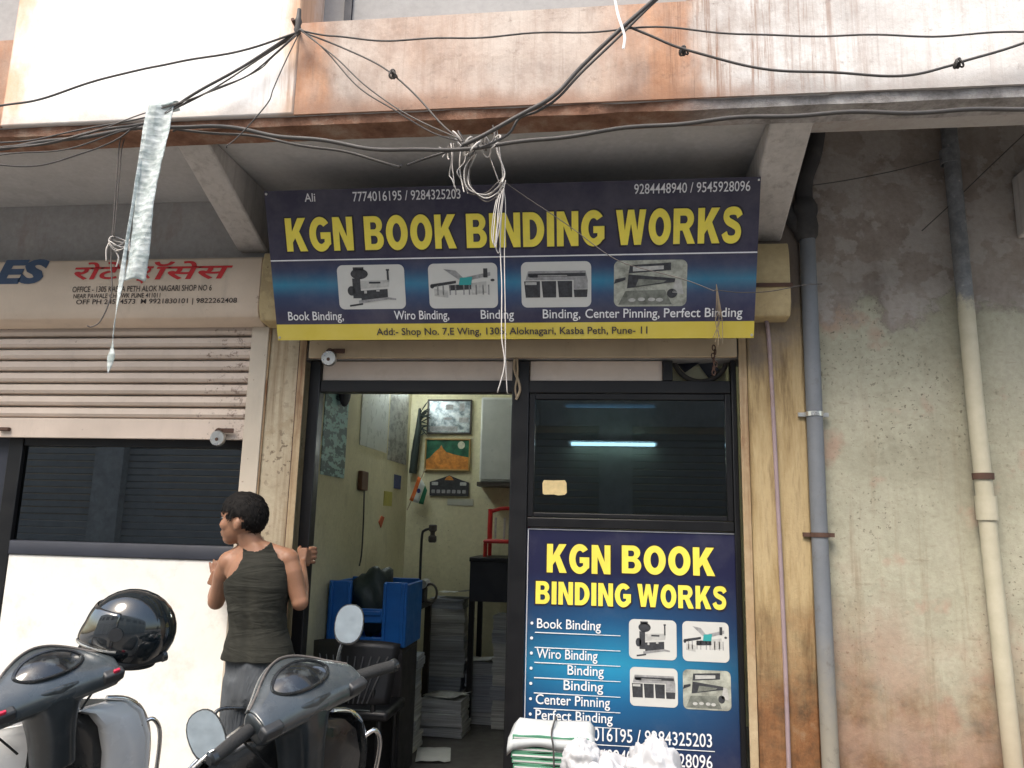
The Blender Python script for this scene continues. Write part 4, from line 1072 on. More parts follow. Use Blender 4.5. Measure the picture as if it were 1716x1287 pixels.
# ------------------------------------------------------------------ cables and hanging wires
CAB = {
    'sag_left': [ (-1.104, -0.800, 3.240), (-1.263, -0.800, 3.189), (-1.556, -0.800, 3.129), (-1.717, -0.800, 3.106), (-1.947, -0.800, 3.045), (-2.111, -0.800, 3.009), (-2.254, -0.800, 2.991), (-2.644, -0.800, 2.942) ],
    'bundle1': [ (-1.108, -0.790, 3.247), (-1.199, -0.790, 3.192), (-1.328, -0.790, 3.104), (-1.479, -0.790, 3.004), (-1.576, -0.790, 2.938), (-1.642, -0.790, 2.905), (-1.814, -0.790, 2.882), (-2.023, -0.790, 2.848), (-2.238, -0.790, 2.832), (-2.604, -0.790, 2.807) ],
    'bundle2': [ (-1.111, -0.785, 3.251), (-1.223, -0.785, 3.173), (-1.341, -0.785, 3.091), (-1.471, -0.785, 3.007), (-1.569, -0.785, 2.950), (-1.658, -0.785, 2.921), (-1.843, -0.785, 2.898), (-2.052, -0.785, 2.859), (-2.245, -0.785, 2.854), (-2.615, -0.785, 2.839) ],
    'bundle3': [ (-1.106, -0.795, 3.244), (-1.183, -0.795, 3.164), (-1.278, -0.795, 3.074), (-1.386, -0.795, 3.021), (-1.540, -0.795, 2.952), (-1.623, -0.795, 2.914), (-1.762, -0.795, 2.868), (-1.944, -0.795, 2.821), (-2.229, -0.795, 2.801), (-2.593, -0.795, 2.773) ],
    'bundle4': [ (-1.104, -0.800, 3.240), (-1.202, -0.800, 3.138), (-1.254, -0.800, 3.086), (-1.406, -0.800, 3.014), (-1.538, -0.800, 2.959), (-1.696, -0.800, 2.923), (-1.875, -0.800, 2.863), (-2.085, -0.800, 2.835), (-2.593, -0.800, 2.802) ],
    'drop_thin': [ (-1.108, -0.790, 3.247), (-1.149, -0.790, 3.130), (-1.185, -0.790, 3.014), (-1.198, -0.790, 2.963), (-1.252, -0.790, 2.889), (-1.303, -0.790, 2.829), (-1.345, -0.790, 2.794) ],
    'horiz': [ (-1.104, -0.800, 3.240), (-1.016, -0.800, 3.211), (-0.949, -0.800, 3.202), (-0.772, -0.800, 3.185), (-0.535, -0.800, 3.181), (-0.323, -0.800, 3.182), (-0.034, -0.800, 3.174), (0.228, -0.800, 3.165), (0.463, -0.800, 3.120), (0.692, -0.800, 3.105), (0.935, -0.800, 3.091), (1.118, -0.800, 3.087), (1.327, -0.800, 3.091), (1.651, -0.800, 3.097) ],
    'right_knot': [ (-1.104, -0.800, 3.240), (-0.970, -0.800, 3.185), (-0.833, -0.800, 3.107), (-0.747, -0.800, 3.046), (-0.653, -0.800, 2.959), (-0.564, -0.800, 2.854), (-0.488, -0.800, 2.780) ],
    'mid1': [ (-1.108, -0.790, 3.247), (-0.970, -0.790, 3.132), (-0.852, -0.790, 3.009), (-0.739, -0.790, 2.924), (-0.608, -0.790, 2.846), (-0.497, -0.790, 2.784) ],
    'mid2': [ (-1.111, -0.785, 3.251), (-0.995, -0.785, 3.149), (-0.864, -0.785, 3.001), (-0.729, -0.785, 2.904), (-0.598, -0.785, 2.826), (-0.481, -0.785, 2.781) ],
    'main_up1': [ (0.328, -0.840, 3.441), (0.167, -0.840, 3.271), (0.057, -0.840, 3.159), (-0.083, -0.840, 3.014), (-0.171, -0.840, 2.913), (-0.270, -0.840, 2.848), (-0.390, -0.840, 2.781), (-0.480, -0.840, 2.746) ],
    'main_up2': [ (0.349, -0.830, 3.443), (0.177, -0.830, 3.266), (0.063, -0.830, 3.145), (-0.073, -0.830, 3.006), (-0.162, -0.830, 2.901), (-0.231, -0.830, 2.856), (-0.291, -0.830, 2.837), (-0.330, -0.830, 2.784), (-0.431, -0.830, 2.743) ],
    'sag_right': [ (0.058, -0.800, 3.180), (0.148, -0.800, 3.139), (0.256, -0.800, 3.081), (0.421, -0.800, 3.017), (0.611, -0.800, 2.981), (0.816, -0.800, 2.960), (0.982, -0.800, 2.956), (1.092, -0.800, 2.978), (1.148, -0.800, 2.998), (1.324, -0.800, 3.058), (1.658, -0.800, 3.160) ],
    'main_low': [ (-2.807, -0.720, 2.835), (-2.303, -0.720, 2.871), (-2.059, -0.720, 2.896), (-1.746, -0.720, 2.922), (-1.604, -0.720, 2.923), (-1.344, -0.720, 2.901), (-1.157, -0.720, 2.860), (-0.975, -0.720, 2.832), (-0.796, -0.720, 2.800), (-0.622, -0.720, 2.791), (-0.451, -0.720, 2.801), (-0.240, -0.720, 2.822), (-0.033, -0.720, 2.847), (0.231, -0.720, 2.863), (0.469, -0.720, 2.870), (0.760, -0.720, 2.869), (1.061, -0.720, 2.862), (1.347, -0.720, 2.866), (1.762, -0.720, 2.872) ],
    'stub': [ (-1.615, -0.700, 2.920), (-1.353, -0.700, 2.893), (-1.165, -0.700, 2.857), (-0.981, -0.700, 2.822), (-0.845, -0.700, 2.782), (-0.729, -0.700, 2.750) ],
    'stub2': [ (-0.707, -0.700, 2.750), (-0.604, -0.700, 2.785), (-0.508, -0.700, 2.815) ],
    'left_sag': [ (-2.578, -0.740, 2.817), (-2.273, -0.740, 2.787), (-2.076, -0.740, 2.785), (-1.912, -0.740, 2.822), (-1.799, -0.740, 2.870), (-1.738, -0.740, 2.916) ],
    'hang_left': [ (-1.809, -0.660, 2.962), (-1.846, -0.660, 2.919), (-1.840, -0.660, 2.752), (-1.834, -0.660, 2.584), (-1.834, -0.660, 2.514), (-1.830, -0.660, 2.420), (-1.818, -0.660, 2.304), (-1.850, -0.660, 2.202), (-1.894, -0.660, 2.178) ],
    'hang_left2': [ (-1.803, -0.655, 2.965), (-1.839, -0.655, 2.902), (-1.834, -0.655, 2.755), (-1.828, -0.655, 2.586), (-1.829, -0.655, 2.520) ],
    'long1': [ (-0.394, -0.660, 2.908), (-0.378, -0.660, 2.797), (-0.367, -0.660, 2.705), (-0.370, -0.660, 2.482), (-0.359, -0.660, 2.307), (-0.354, -0.660, 2.137), (-0.341, -0.660, 2.033), (-0.363, -0.660, 1.934) ],
    'long2': [ (-0.418, -0.650, 2.799), (-0.384, -0.650, 2.710), (-0.358, -0.650, 2.641), (-0.355, -0.650, 2.441), (-0.345, -0.650, 2.224), (-0.339, -0.650, 2.056), (-0.330, -0.650, 1.932) ],
    'cross': [ (-0.386, -0.560, 2.757), (-0.251, -0.560, 2.655), (-0.120, -0.560, 2.553), (0.030, -0.560, 2.444), (0.176, -0.560, 2.386), (0.299, -0.560, 2.347), (0.380, -0.560, 2.316) ],
    'cross2': [ (0.411, -0.340, 2.384), (0.499, -0.340, 2.373), (0.607, -0.340, 2.376), (0.726, -0.340, 2.398), (0.796, -0.340, 2.402) ],
    'wallwire': [ (0.638, -0.060, 2.906), (0.730, -0.060, 2.909), (0.947, -0.060, 2.931), (1.186, -0.060, 2.974), (1.404, -0.060, 3.030) ],
    'wallwire2': [ (1.277, -0.050, 2.713), (1.413, -0.050, 2.841), (1.562, -0.050, 2.987), (1.701, -0.050, 3.121) ],
}
CLAB = {
    'sag_left': ('cable', .0055, 'long black cable sagging left from the wall spike across the white pillar'),
    'bundle1': ('cable', .007, 'thickest black cable of the bundle running from the spike to the plastic strip'),
    'bundle2': ('cable', .004, 'thin black cable on top of the bundle above the plastic strip'),
    'bundle3': ('cable', .004, 'thin black cable along the underside of the bundle above the plastic strip'),
    'bundle4': ('cable_grey', .003, 'thin dusty cable fanning out of the bundle on the white pillar'),
    'drop_thin': ('cable', .003, 'lone thin wire dropping from the spike towards the canopy bracket'),
    'horiz': ('cable', .0045, 'long level cable crossing the rust stained parapet and the white wall'),
    'right_knot': ('cable_grey', .0045, 'dusty cable with a small knot running down to the wire clump'),
    'mid1': ('cable_grey', .0035, 'upper of two slack wires from the spike to the wire clump'),
    'mid2': ('cable_grey', .0035, 'lower of two slack wires from the spike to the wire clump'),
    'main_up1': ('cable', .010, 'thick cable climbing from the wire clump across the parapet'),
    'main_up2': ('cable', .006, 'thinner cable twisted along the thick one across the parapet'),
    'sag_right': ('cable', .006, 'black cable with two knots sagging across the white wall'),
    'main_low': ('cable', .010, 'thick black cable slung along under the parapet edge'),
    'stub': ('cable', .007, 'dead cable end hanging below the thick cable above the signboard'),
    'stub2': ('cable', .006, 'short cable piece dipping below the wire clump'),
    'left_sag': ('cable', .004, 'slim cable sagging under the canopy beside the plastic strip'),
    'hang_left': ('cable_grey', .0035, 'grey wire hanging down in front of the red lettering'),
    'hang_left2': ('cable_grey', .003, 'shorter wire hanging beside the one before the red lettering'),
    'long1': ('wire_white', .0028, 'pale wire hanging from the thick cable down past the address strip'),
    'long2': ('wire_white', .0024, 'second pale wire hanging from the clump down to the door rail'),
    'cross': ('cable_grey', .0022, 'thin wire slanting across the signboard from the pale loops'),
    'cross2': ('cable', .0022, 'thin wire tied between the signboard and the blue grey drainpipe'),
    'wallwire': ('cable', .0028, 'thin wire stretched from the bracket to the cream drainpipe'),
    'wallwire2': ('cable', .0028, 'thin slanting wire on the bare concrete behind the cream drainpipe'),
}
for nm, pts in CAB.items():
    m_, r_, lab = CLAB[nm]
    P_ = catmull(pts, 8)
    if nm not in ('wallwire', 'wallwire2', 'cross2'):
        ph_ = random.uniform(0, 9)
        P_ = [p + Vector((0, .012 * sin(ph_ + 3.1 * p.x + 5 * p.z), .004 * sin(ph_ * 2 + 17 * p.x))) if 0 < i < len(P_) - 1 else p for i, p in enumerate(P_)]
    name = 'wire' if r_ < .0032 else 'cable'
    root = empty(name, P_[0], lab, 'wire' if name == 'wire' else 'cable')
    MB().tube(P_, r_ * .74, 7).build('strand', M[m_], root, smooth=60)
    kn = {'right_knot': [(-.747, -.80, 3.046)], 'sag_right': [(.256, -.80, 3.081), (1.120, -.80, 2.989)]}.get(nm, [])
    for kx in kn:
        kb = MB()
        for q in range(4):
            kb.tube([Vector(kx) + Vector((.010 * cos(a) * (1 if q % 2 else .4) + .004 * (q - 1.5), .010 * sin(a), .012 * cos(a + q))) for a in [2 * pi * i / 12 for i in range(12)]], .0035, 5, closed=True)
        kb.build('knot', M[m_], root)
# spike on the pillar corner
sp = empty('wall_spike', (-1.132, -.75, 3.29), 'black insulator spike on the pillar corner where the cables meet', 'spike')
MB().tube([(-1.135, -.73, 3.275), (-1.134, -.80, 3.285)], .007, 8).build('rod', M['iron'], sp)
MB().lathe([(.008, 3.235), (.014, 3.25), (.010, 3.27), (.014, 3.285), (.009, 3.30), (.007, 3.335)], (-1.118, -.785, 0), 'z', 12).build('insulator', M['cable'], sp, smooth=40)

# coiled wire on the left
cl = empty('wire_coil', (-1.815, -.655, 2.50), 'small coil of pale wire tied up in front of the canopy', 'wire coil')
for q in range(3):
    R = Matrix.Rotation(.5 + .3 * q, 3, 'X') @ Matrix.Rotation(.2 * q, 3, 'Y')
    MB().tube([Vector((-1.808, -.655, 2.497)) + R @ Vector((.036 * cos(a), .03 * sin(a), .012 * sin(2 * a + q))) for a in [2 * pi * i / 24 for i in range(24)]], .0022, 6, closed=True).build('loop', M['wire_white'], cl, smooth=60)
for q, pts in enumerate(([(-1.85, -.655, 2.50), (-1.855, -.66, 2.47), (-1.853, -.655, 2.43)], [(-1.77, -.655, 2.50), (-1.765, -.655, 2.465)], [(-1.825, -.655, 2.47), (-1.805, -.655, 2.44), (-1.81, -.655, 2.405)])):
    MB().tube(catmull(pts), .003, 6).build('wire_end', M['wire_white'], cl, smooth=60)

# clump of tied wires above the signboard
cw = empty('wire_clump', (-.48, -.68, 2.84), 'tangled clump of tied wires with pale loops above the signboard', 'wire clump')
random.seed(21)
for q in range(9):
    c = Vector((-.52 + .016 * q, -.70 + random.uniform(-.02, .02), 2.825 + random.uniform(-.02, .02)))
    R = Matrix.Rotation(random.uniform(0, 3), 3, 'Z') @ Matrix.Rotation(random.uniform(-.6, .6), 3, 'X')
    MB().tube([c + R @ Vector((.016 * cos(a), .022 * sin(a), .03 * sin(a + q))) for a in [2 * pi * i / 14 for i in range(14)]], .003, 5, closed=True).build('knot', M['cable_grey'] if q % 2 else M['wire_white'], cw, smooth=60)
def rnd_wire(pts, r, m, nm='wire_end', n=6):
    MB().tube(catmull([(x, -.67 + random.uniform(-.015, .015), z) for x, z in pts], n), r, 6).build(nm, m, cw, smooth=60)
for pts in ([(-.555, 2.84), (-.548, 2.78), (-.560, 2.73), (-.545, 2.70), (-.53, 2.66)], [(-.545, 2.84), (-.552, 2.77), (-.545, 2.72), (-.54, 2.68)], [(-.52, 2.84), (-.523, 2.77), (-.518, 2.72), (-.50, 2.65)],
            [(-.51, 2.84), (-.505, 2.78), (-.528, 2.73), (-.51, 2.70), (-.49, 2.655)], [(-.60, 2.83), (-.575, 2.81), (-.585, 2.79)], [(-.565, 2.835), (-.57, 2.80), (-.56, 2.78)]):
    rnd_wire(pts, .0022, M['wire_white'])
for q in range(5):
    s_ = .012 * q
    rnd_wire([(-.462, 2.80), (-.482 - s_ * .5, 2.74), (-.478 - s_ * .3, 2.68 - s_ * .4), (-.43, 2.625 + s_ * .6), (-.385, 2.635 + s_), (-.362, 2.67 + s_)], .0024, M['wire_white'] if q % 2 else M['cable_grey'], 'loop', 8)
for q in range(4):
    rnd_wire([(-.37 + .006 * q, 2.69), (-.39 + .008 * q, 2.60), (-.40 + .01 * q, 2.50 - .02 * q), (-.385, 2.455), (-.37 - .004 * q, 2.52), (-.358, 2.66)], .0018, M['wire_white'], 'loop', 8)
rnd_wire([(-.405, 2.905), (-.398, 2.86), (-.385, 2.80), (-.36, 2.73), (-.365, 2.68)], .003, M['wire_white'])

# frayed string and chain at the right end of the signboard
ch_ = empty('hanging_string', (.44, -.16, 2.2), 'frayed string and rusty chain hanging at the right end of the address strip', 'string')
for q in range(6):
    x = .428 + .004 * q
    MB().tube(catmull([(.428, -.235, 2.44), (x, -.22, 2.36 - .01 * q), (x + .01 * sin(q * 2), -.19, 2.30), (x + .014 * cos(q * 3), -.175, 2.245 - .008 * q)]), .0014, 5).build('thread', M['twine'], ch_)
for q in range(7):
    c = Vector((.437 + .005 * sin(q * 2.), -.06, 2.225 - .017 * q)); R = Matrix.Rotation(q * pi / 2 + .3, 3, 'Z')
    MB().tube([c + R @ Vector((.007 * cos(a), 0, .012 * sin(a))) for a in [2 * pi * i / 10 for i in range(10)]], .0028, 5, closed=True).build('chain_link', M['iron'], ch_)
# twine on the middle post
tw = empty('twine', (-.36, .02, 2.1), 'jute twine tied round the post between doorway and tinted glass', 'twine')
MB().tube(catmull([(-.385, -.02, 2.19), (-.39, .015, 2.15), (-.372, .022, 2.10), (-.365, .022, 2.06), (-.38, .02, 2.02)]), .006, 6).build('strand', M['twine'], tw, smooth=60)
MB().tube(catmull([(-.375, -.02, 2.19), (-.376, .015, 2.13), (-.385, .022, 2.07), (-.378, .022, 2.03)]), .004, 6).build('strand', M['twine'], tw, smooth=60)
# white tie on the climbing cable
tag(MB().tube(catmull([(.020, -.86, 3.30), (.035, -.86, 3.20), (.052, -.862, 3.135), (.060, -.86, 3.10), (.055, -.86, 3.06)]), .0045, 6, flat=.4).build('plastic_tie', mat('white_plastic_tie', (.72, .70, .67), .5), smooth=60), 'white plastic tie knotted round the thick climbing cable', 'tie')

# long strip of crinkled clear plastic
PS = empty('plastic_strip', (-1.70, -.76, 2.35), 'long crinkled strip of pale plastic packaging hanging from the cables', 'plastic strip')
k = N('crinkled_clear_plastic'); X, Yc, Z = k.xyz()
cells = k.n('ShaderNodeTexVoronoi'); cells.inputs['Scale'].default_value = 46; cells.inputs['Randomness'].default_value = .35; k.l(k.map(scale=(1, .2, 1)), cells.inputs['Vector'])
k.col(k.ramp(k.noise(24, 4, .6, k.map(scale=(1, 1, 2.4))), [(.38, (.40, .46, .45)), (.55, (.62, .67, .66)), (.7, (.75, .79, .78))])).rough(.3).set(Specular_IOR_Level=.6, Transmission_Weight=.2, IOR=1.2)
k.l(k.ramp(k.noise(15, 5, .65, k.map(loc=(2, 0, 5))), [(.35, .68), (.6, .97)]), k.b.inputs['Alpha'])
k.bump(k.math('ADD', cells.outputs['Distance'], k.math('MULTIPLY', k.noise(14, 3, .5), .6)), .5, .008)
rows = []; nzr = 70
for j in range(nzr + 1):
    t = j / nzr; z = 2.965 - .665 * t; xc = -1.598 - .030 * t + .003 * sin(9 * t); hw = .043 - .004 * t + .0025 * mnoise.noise(Vector((0, t * 16, 1)))
    rows.append([(xc + s_ * hw, -.815 + .010 * sin(s_ * 2.4 + 5 * t) + .0025 * mnoise.noise(Vector((s_ * 2.5, t * 20, 0))), z + .003 * sin(s_ * 4 + t * 7) + (.010 * mnoise.noise(Vector((s_ * 6, 3, 0))) if j == nzr else 0)) for s_ in [-1 + i / 6 for i in range(13)]])
o = MB().loft(rows, cap=False, closed=False).build('sheet', k.m, PS, smooth=180); o.modifiers.new('t', 'SOLIDIFY').thickness = .0025
rows = []
for j in range(9):
    a = pi * j / 8
    rows.append([(-1.598 + s_ * .047 + .004 * sin(j + i), -.790 - .025 * cos(a), 2.958 + .022 * sin(a) + .004 * sin(i * 2.)) for i, s_ in enumerate((-1, -.5, 0, .5, 1))])
o = MB().loft(rows, cap=False, closed=False).build('fold', k.m, PS, smooth=180); o.modifiers.new('t', 'SOLIDIFY').thickness = .0025
# narrow torn ribbon running down its left side and on below
P_ = catmull([(-1.640, -.822, 2.93), (-1.652, -.822, 2.66), (-1.664, -.822, 2.40), (-1.668, -.82, 2.30), (-1.675, -.818, 2.20), (-1.678, -.815, 2.10), (-1.676, -.815, 2.03), (-1.680, -.815, 1.97)], 6)
rows = []
for i, p in enumerate(P_):
    t = i / (len(P_) - 1); w_ = .009 if t < .62 else (.016 if t < .86 else .016 * max(.12, (1 - t) / .14))
    a = 1.3 * sin(7 * t)
    w_ *= 1 + .25 * mnoise.noise(Vector((t * 30, 2, 0)))
    rows.append([p + Vector((cos(a) * w_ * s_, sin(a) * w_ * s_ * .6, 0)) for s_ in (-1, -.3, .3, 1)])
o = MB().loft(rows, cap=False, closed=False).build('torn_tail', k.m, PS, smooth=180); o.modifiers.new('t', 'SOLIDIFY').thickness = .0015
# ------------------------------------------------------------------ scooters (local: +x forward, +y left, origin on the ground under the handlebar)
M['sc_black'] = mat('glossy_black_panel', (.012, .014, .016), .26, var=.25, vs=3, dirt=(.10, .10, .09), dirt_amt=.18, dscale=22, coat=.4)
M['sc_matt'] = mat('matt_black_plastic', (.026, .028, .031), .5, var=.2, dirt=(.15, .14, .13), dirt_amt=.2, dscale=30)
M['sc_grey'] = mat('dark_grey_cowl', (.020, .025, .028), .36, var=.2, dirt=(.10, .10, .10), dirt_amt=.2, dscale=18, coat=.3)
M['sc_cover'] = mat('dusty_teal_grey_cover', (.044, .053, .058), .28, var=.25, dirt=(.16, .16, .155), dirt_amt=.25, dscale=26, coat=.5)
M['sc_white'] = mat('white_scooter_paint', (.80, .80, .79), .2, var=.03, coat=.6)
M['rubber'] = mat('rubber_grip', (.02, .02, .02), .75, bump=.5, bs=140)
M['red_button'] = flatmat('red_switch', (.55, .02, .06), .4)
M['seat_vinyl'] = mat('seat_vinyl', (.02, .02, .022), .55, bump=.3, bs=160)
M['tyre'] = mat('tyre_rubber', (.022, .021, .02), .85, dirt=(.12, .1, .08))
M['lamp_glass'] = mat('headlamp_lens', (.55, .57, .58), .08, .4)
k = N('speedometer_lens'); k.col(k.ramp(k.noise(26, 3), [(.45, (.012, .014, .016)), (.7, (.07, .08, .085))])).rough(.12).set(Coat_Weight=.4, Coat_Roughness=.06, Specular_IOR_Level=.5); M['lens'] = k.m
k = N('mirror_glass'); k.col((.88, .89, .88)).rough(.03).set(Metallic=1.); M['mirror'] = k.m

def scooter(name, label, apron_m, steer, white_wing):
    root = empty(name, (0, 0, 0), label, 'scooter', 'scooters parked facing the shops')
    ax = Vector((-sin(rad(26)), 0, cos(rad(26)))); piv = Vector((0, 0, 1.01))
    T = Matrix.Translation(piv) @ Matrix.Rotation(steer, 4, ax) @ Matrix.Translation(-piv)
    def bld(mb, nm, m, par=None, **kw): return mb.build(nm, m, par or root, world=False, **kw)
    # handlebar cowl
    st = [(.172, -.020, .998, .030, .024), (.166, -.019, .999, .044, .035), (.145, -.012, 1.003, .052, .040), (.115, .0, 1.010, .064, .044), (.08, .012, 1.020, .080, .048), (.04, .022, 1.028, .094, .051), (0, .026, 1.031, .100, .052)]
    st = st + [(-y, *r) for y, *r in st[-2::-1]]
    tl = rad(36); rings = []
    for y, cx, cz, a, b in st:
        ring = []
        for k_ in range(18):
            t = 2 * pi * k_ / 18; c, s_ = cos(t), sin(t)
            u = a * math.copysign(abs(c) ** .75, c); v = b * math.copysign(abs(s_) ** .75, s_)
            ring.append((cx + u * cos(tl) - v * sin(tl), y, cz + u * sin(tl) + v * cos(tl)))
        rings.append(ring)
    nk = []
    for z, hw, hd in ((1.01, .115, .070), (.985, .095, .072), (.96, .078, .072), (.93, .068, .073), (.89, .060, .070), (.84, .056, .066), (.77, .055, .060)):
        cx = .0 + (1.0 - z) * .22
        nk.append([(cx + hd * cos(2 * pi * k_ / 20), hw * math.copysign(abs(sin(2 * pi * k_ / 20)) ** .7, sin(2 * pi * k_ / 20)), z - .15 * hd * cos(2 * pi * k_ / 20)) for k_ in range(20)])
    cow = bld(MB(T).loft(rings).loft(nk), 'handlebar_cowl', M['sc_grey'], smooth=180)
    rm = cow.modifiers.new('remesh', 'REMESH'); rm.mode = 'VOXEL'; rm.voxel_size = .006; rm.use_smooth_shade = True
    cow.modifiers.new('smooth', 'SMOOTH').iterations = 5
    uc = []
    for y, cx, cz, a, b in st[1:-1]:
        row = []
        for k_ in range(17):
            t = rad(8 + 172 * k_ / 16); c, s_ = cos(t), sin(t)
            u = (a + .005) * math.copysign(abs(c) ** .8, c); v = (b + .006) * math.copysign(abs(s_) ** .8, s_)
            row.append((cx + u * cos(tl) - v * sin(tl), y, cz + u * sin(tl) + v * cos(tl)))
        uc.append(row)
    cov = bld(MB(T).loft(uc, cap=False, closed=False), 'upper_cover', M['sc_cover'], cow, smooth=180); cov.modifiers.new('sub', 'SUBSURF').render_levels = 2
    cov.modifiers.new('t', 'SOLIDIFY').thickness = .004
    # speedometer
    n_ = Vector((-sin(tl), 0, cos(tl))); t_ = Vector((cos(tl), 0, sin(tl))); C0 = Vector((.022, 0, 1.028)) + n_ * .0575
    def lens_pt(r, a, h):
        u = .088 * r * math.copysign(abs(cos(a)) ** .9, cos(a)); v = .046 * r * math.copysign(abs(sin(a)) ** 1.25, sin(a))
        return C0 + Vector((0, u, 0)) + t_ * (v - .06 * u * u / .118) + n_ * (h - 1.15 * u * u)
    rg = [[lens_pt(r, 2 * pi * i / 28, .012 * (1 - r * r) + .002) for i in range(28)] for r in (1, .85, .6, .3, .03)]
    bld(MB(T).loft(rg), 'speedometer', M['lens'], cow, smooth=60)
    bld(MB(T).tube([lens_pt(1.03, 2 * pi * i / 36, .002) for i in range(36)], .005, 6, closed=True), 'bezel', M['sc_black'], cow, smooth=60)
    # top edge trim, paler grey painted in for the bright rim highlight
    tr = []
    for y, cx, cz, a, b in st[1:-1]:
        tr.append((cx + a * .80 * cos(tl) - b * .80 * sin(tl), y, cz + a * .80 * sin(tl) + b * .80 * cos(tl) + .004))
    bld(MB(T).tube(catmull(tr, 4), .004, 6), 'edge_trim_highlight', M['cable_grey'], cow, smooth=60)
    # headlamp
    bld(MB(T).ball((.105, 0, 1.005), (.045, .085, .052)), 'headlamp', M['lamp_glass'], cow, smooth=180)
    for s_ in (1, -1):
        g_ = bld(MB(T).tube([(-.016, s_ * .178, 1.004), (-.032, s_ * .24, 1.0), (-.05, s_ * .300, .996)], [.0165, .0175, .0165], 14), 'grip', M['rubber'], smooth=50)
        bld(MB(T).lathe([(.010, -.008), (.019, -.006), (.019, .006), (.012, .012)], (-.052, s_ * .305, .996), 'y', 14), 'grip_end', M['sc_black'], g_, smooth=40)
        bld(MB(T).tube(catmull([(.02, s_ * .17, .995), (.045, s_ * .21, .985), (.03, s_ * .27, .975), (.012, s_ * .325, .970)]), [.007] * 6 + [.0065] * 6 + [.006] * 6 + [.0085], 8, flat=.55), 'brake_lever', M['steel'], smooth=60)
        sw_ = bld(MB(T).obox((-.060, s_ * .145, .995), (.03, .06, .035), Matrix.Rotation(-tl, 3, 'Y')), 'switch_pod', M['sc_matt'], bevel=.007)
        if white_wing:
            bld(MB(T).obox((-.076, s_ * .150, 1.007), (.008, .018, .014), Matrix.Rotation(-tl, 3, 'Y')), 'switch', M['red_button'], sw_, bevel=.002)
    # mirrors
    def mirror(base, mid, c, nrm, up, w_, h_):
        n2 = Vector(nrm).normalized()
        bld(MB(T).tube(catmull([base, mid, Vector(c) - n2 * .03], 6), .005, 8), 'mirror_stalk', M['sc_black'], smooth=60)
        n2 = Vector(nrm).normalized(); u2 = (Vector(up) - n2 * Vector(up).dot(n2)).normalized(); r2 = u2.cross(n2)
        def mp_(r, a, h): return Vector(c) + r2 * (w_ * r * math.copysign(abs(cos(a)) ** .85, cos(a))) + u2 * (h_ * r * math.copysign(abs(sin(a)) ** .85, sin(a))) + n2 * h
        hs = bld(MB(T).loft([[mp_(r, 2 * pi * i / 24, h) for i in range(24)] for r, h in ((1, 0), (1.04, -.006), (.95, -.02), (.6, -.032), (.1, -.036))]), 'mirror_housing', M['sc_black'], smooth=60)
        bld(MB(T).add([mp_(.95, 2 * pi * i / 24, .0015) for i in range(24)], [tuple(range(24))]), 'mirror_glass', M['mirror'], hs)
    if not white_wing:
        mirror((.02, -.150, 1.04), (.02, -.175, 1.09), (.005, -.205, 1.150), (-.63, .62, .48), (.1, -.45, 1), .042, .058)
    if not white_wing:
        mirror((.06, .14, 1.035), (.08, .20, 1.05), (.05, .255, 1.015), (-.67, .53, .53), (.25, .15, 1), .042, .066)
    for s_ in (1, -1):
        bld(MB(T).tube(catmull([(.03, s_ * .165, .985), (.055, s_ * .15, .95), (.075, s_ * .11, .90), (.085, s_ * .07, .84)], 6), .0035, 6), 'control_cable', M['rubber'], smooth=60)
    # leg shield
    zs = [(.905, .075, .13), (.885, .085, .19), (.84, .10, .235), (.75, .135, .265), (.62, .185, .270), (.48, .225, .255), (.33, .24, .22)]
    inn = []; out = []
    for z, x, w_ in zs:
        kw_ = .64 if white_wing else 1.
        L_ = [(x - .02 * (1 - (i / 5 - 1) ** 2) + .03 * (i / 5 - 1) ** 2, kw_ * w_ * (1 - i / 5), z) for i in range(11)]
        inn.append(L_ + [(p[0] + .014, p[1], p[2]) for p in L_[::-1]])
        R_ = [(x + .012 + (.02 + .15 * (1 - abs(i / 5 - 1) ** 2.2)), (w_ + (.045 if white_wing else .028)) * (1 - i / 5), z + .012) for i in range(11)]
        Q_ = [(p[0] - .004 - .02 * (1 - abs(j / 5 - 1)), p[1] * .97, p[2]) for j, p in enumerate(R_[::-1])]
        out.append(R_ + Q_)
    bld(MB().loft(inn), 'inner_panel', M['sc_black'], smooth=40)
    ap = bld(MB().loft(out), 'apron', apron_m, smooth=50)
    for s_ in (1, -1):
        bld(MB().tube(catmull([(zz[1] + .046, s_ * (zz[2] + (.043 if white_wing else .026)), zz[0] + .012) for zz in zs], 4), .008, 8), 'edge_strip', M['chrome'], ap, smooth=60)
    gd = MB().tube(catmull([(.16, -.28, .80), (.155, -.315, .81), (.17, -.34, .76), (.225, -.345, .64), (.26, -.33, .50), (.26, -.27, .45)], 6), .007, 8)
    bld(gd, 'guard_tube', M['chrome'], smooth=60)
    bld(MB().tube(catmull([(.17, .25, .84), (.165, .29, .85), (.19, .315, .80), (.235, .325, .66), (.27, .31, .50), (.27, .25, .45)], 6), .007, 8), 'guard_tube', M['chrome'], smooth=60)
    if white_wing:
        for s_ in (1, -1):
            fr_ = .62 if s_ < 0 else .10
            rr = [[(x + .012, s_ * w_ * fr_, z), (x - .030 * (1 if s_ > 0 else .4), s_ * w_ * (fr_ + .08), z + .004), (x - .002, s_ * w_ * .95, z + .006), (x + .05, s_ * (w_ + .048), z + .004), (x + .055, s_ * (w_ + .03), z), (x + .04, s_ * w_ * (fr_ + .02), z)] for z, x, w_ in zs]
            bld(MB().loft(rr), 'apron_rim', apron_m, ap, smooth=60)
        bld(MB().flat([rrect(-.055, .055, -.045, .045, .015)], lambda u, v: (.083 - .35 * v, -.02 + u, .845 + v)), 'cubby_lid', M['sc_matt'])
    else:
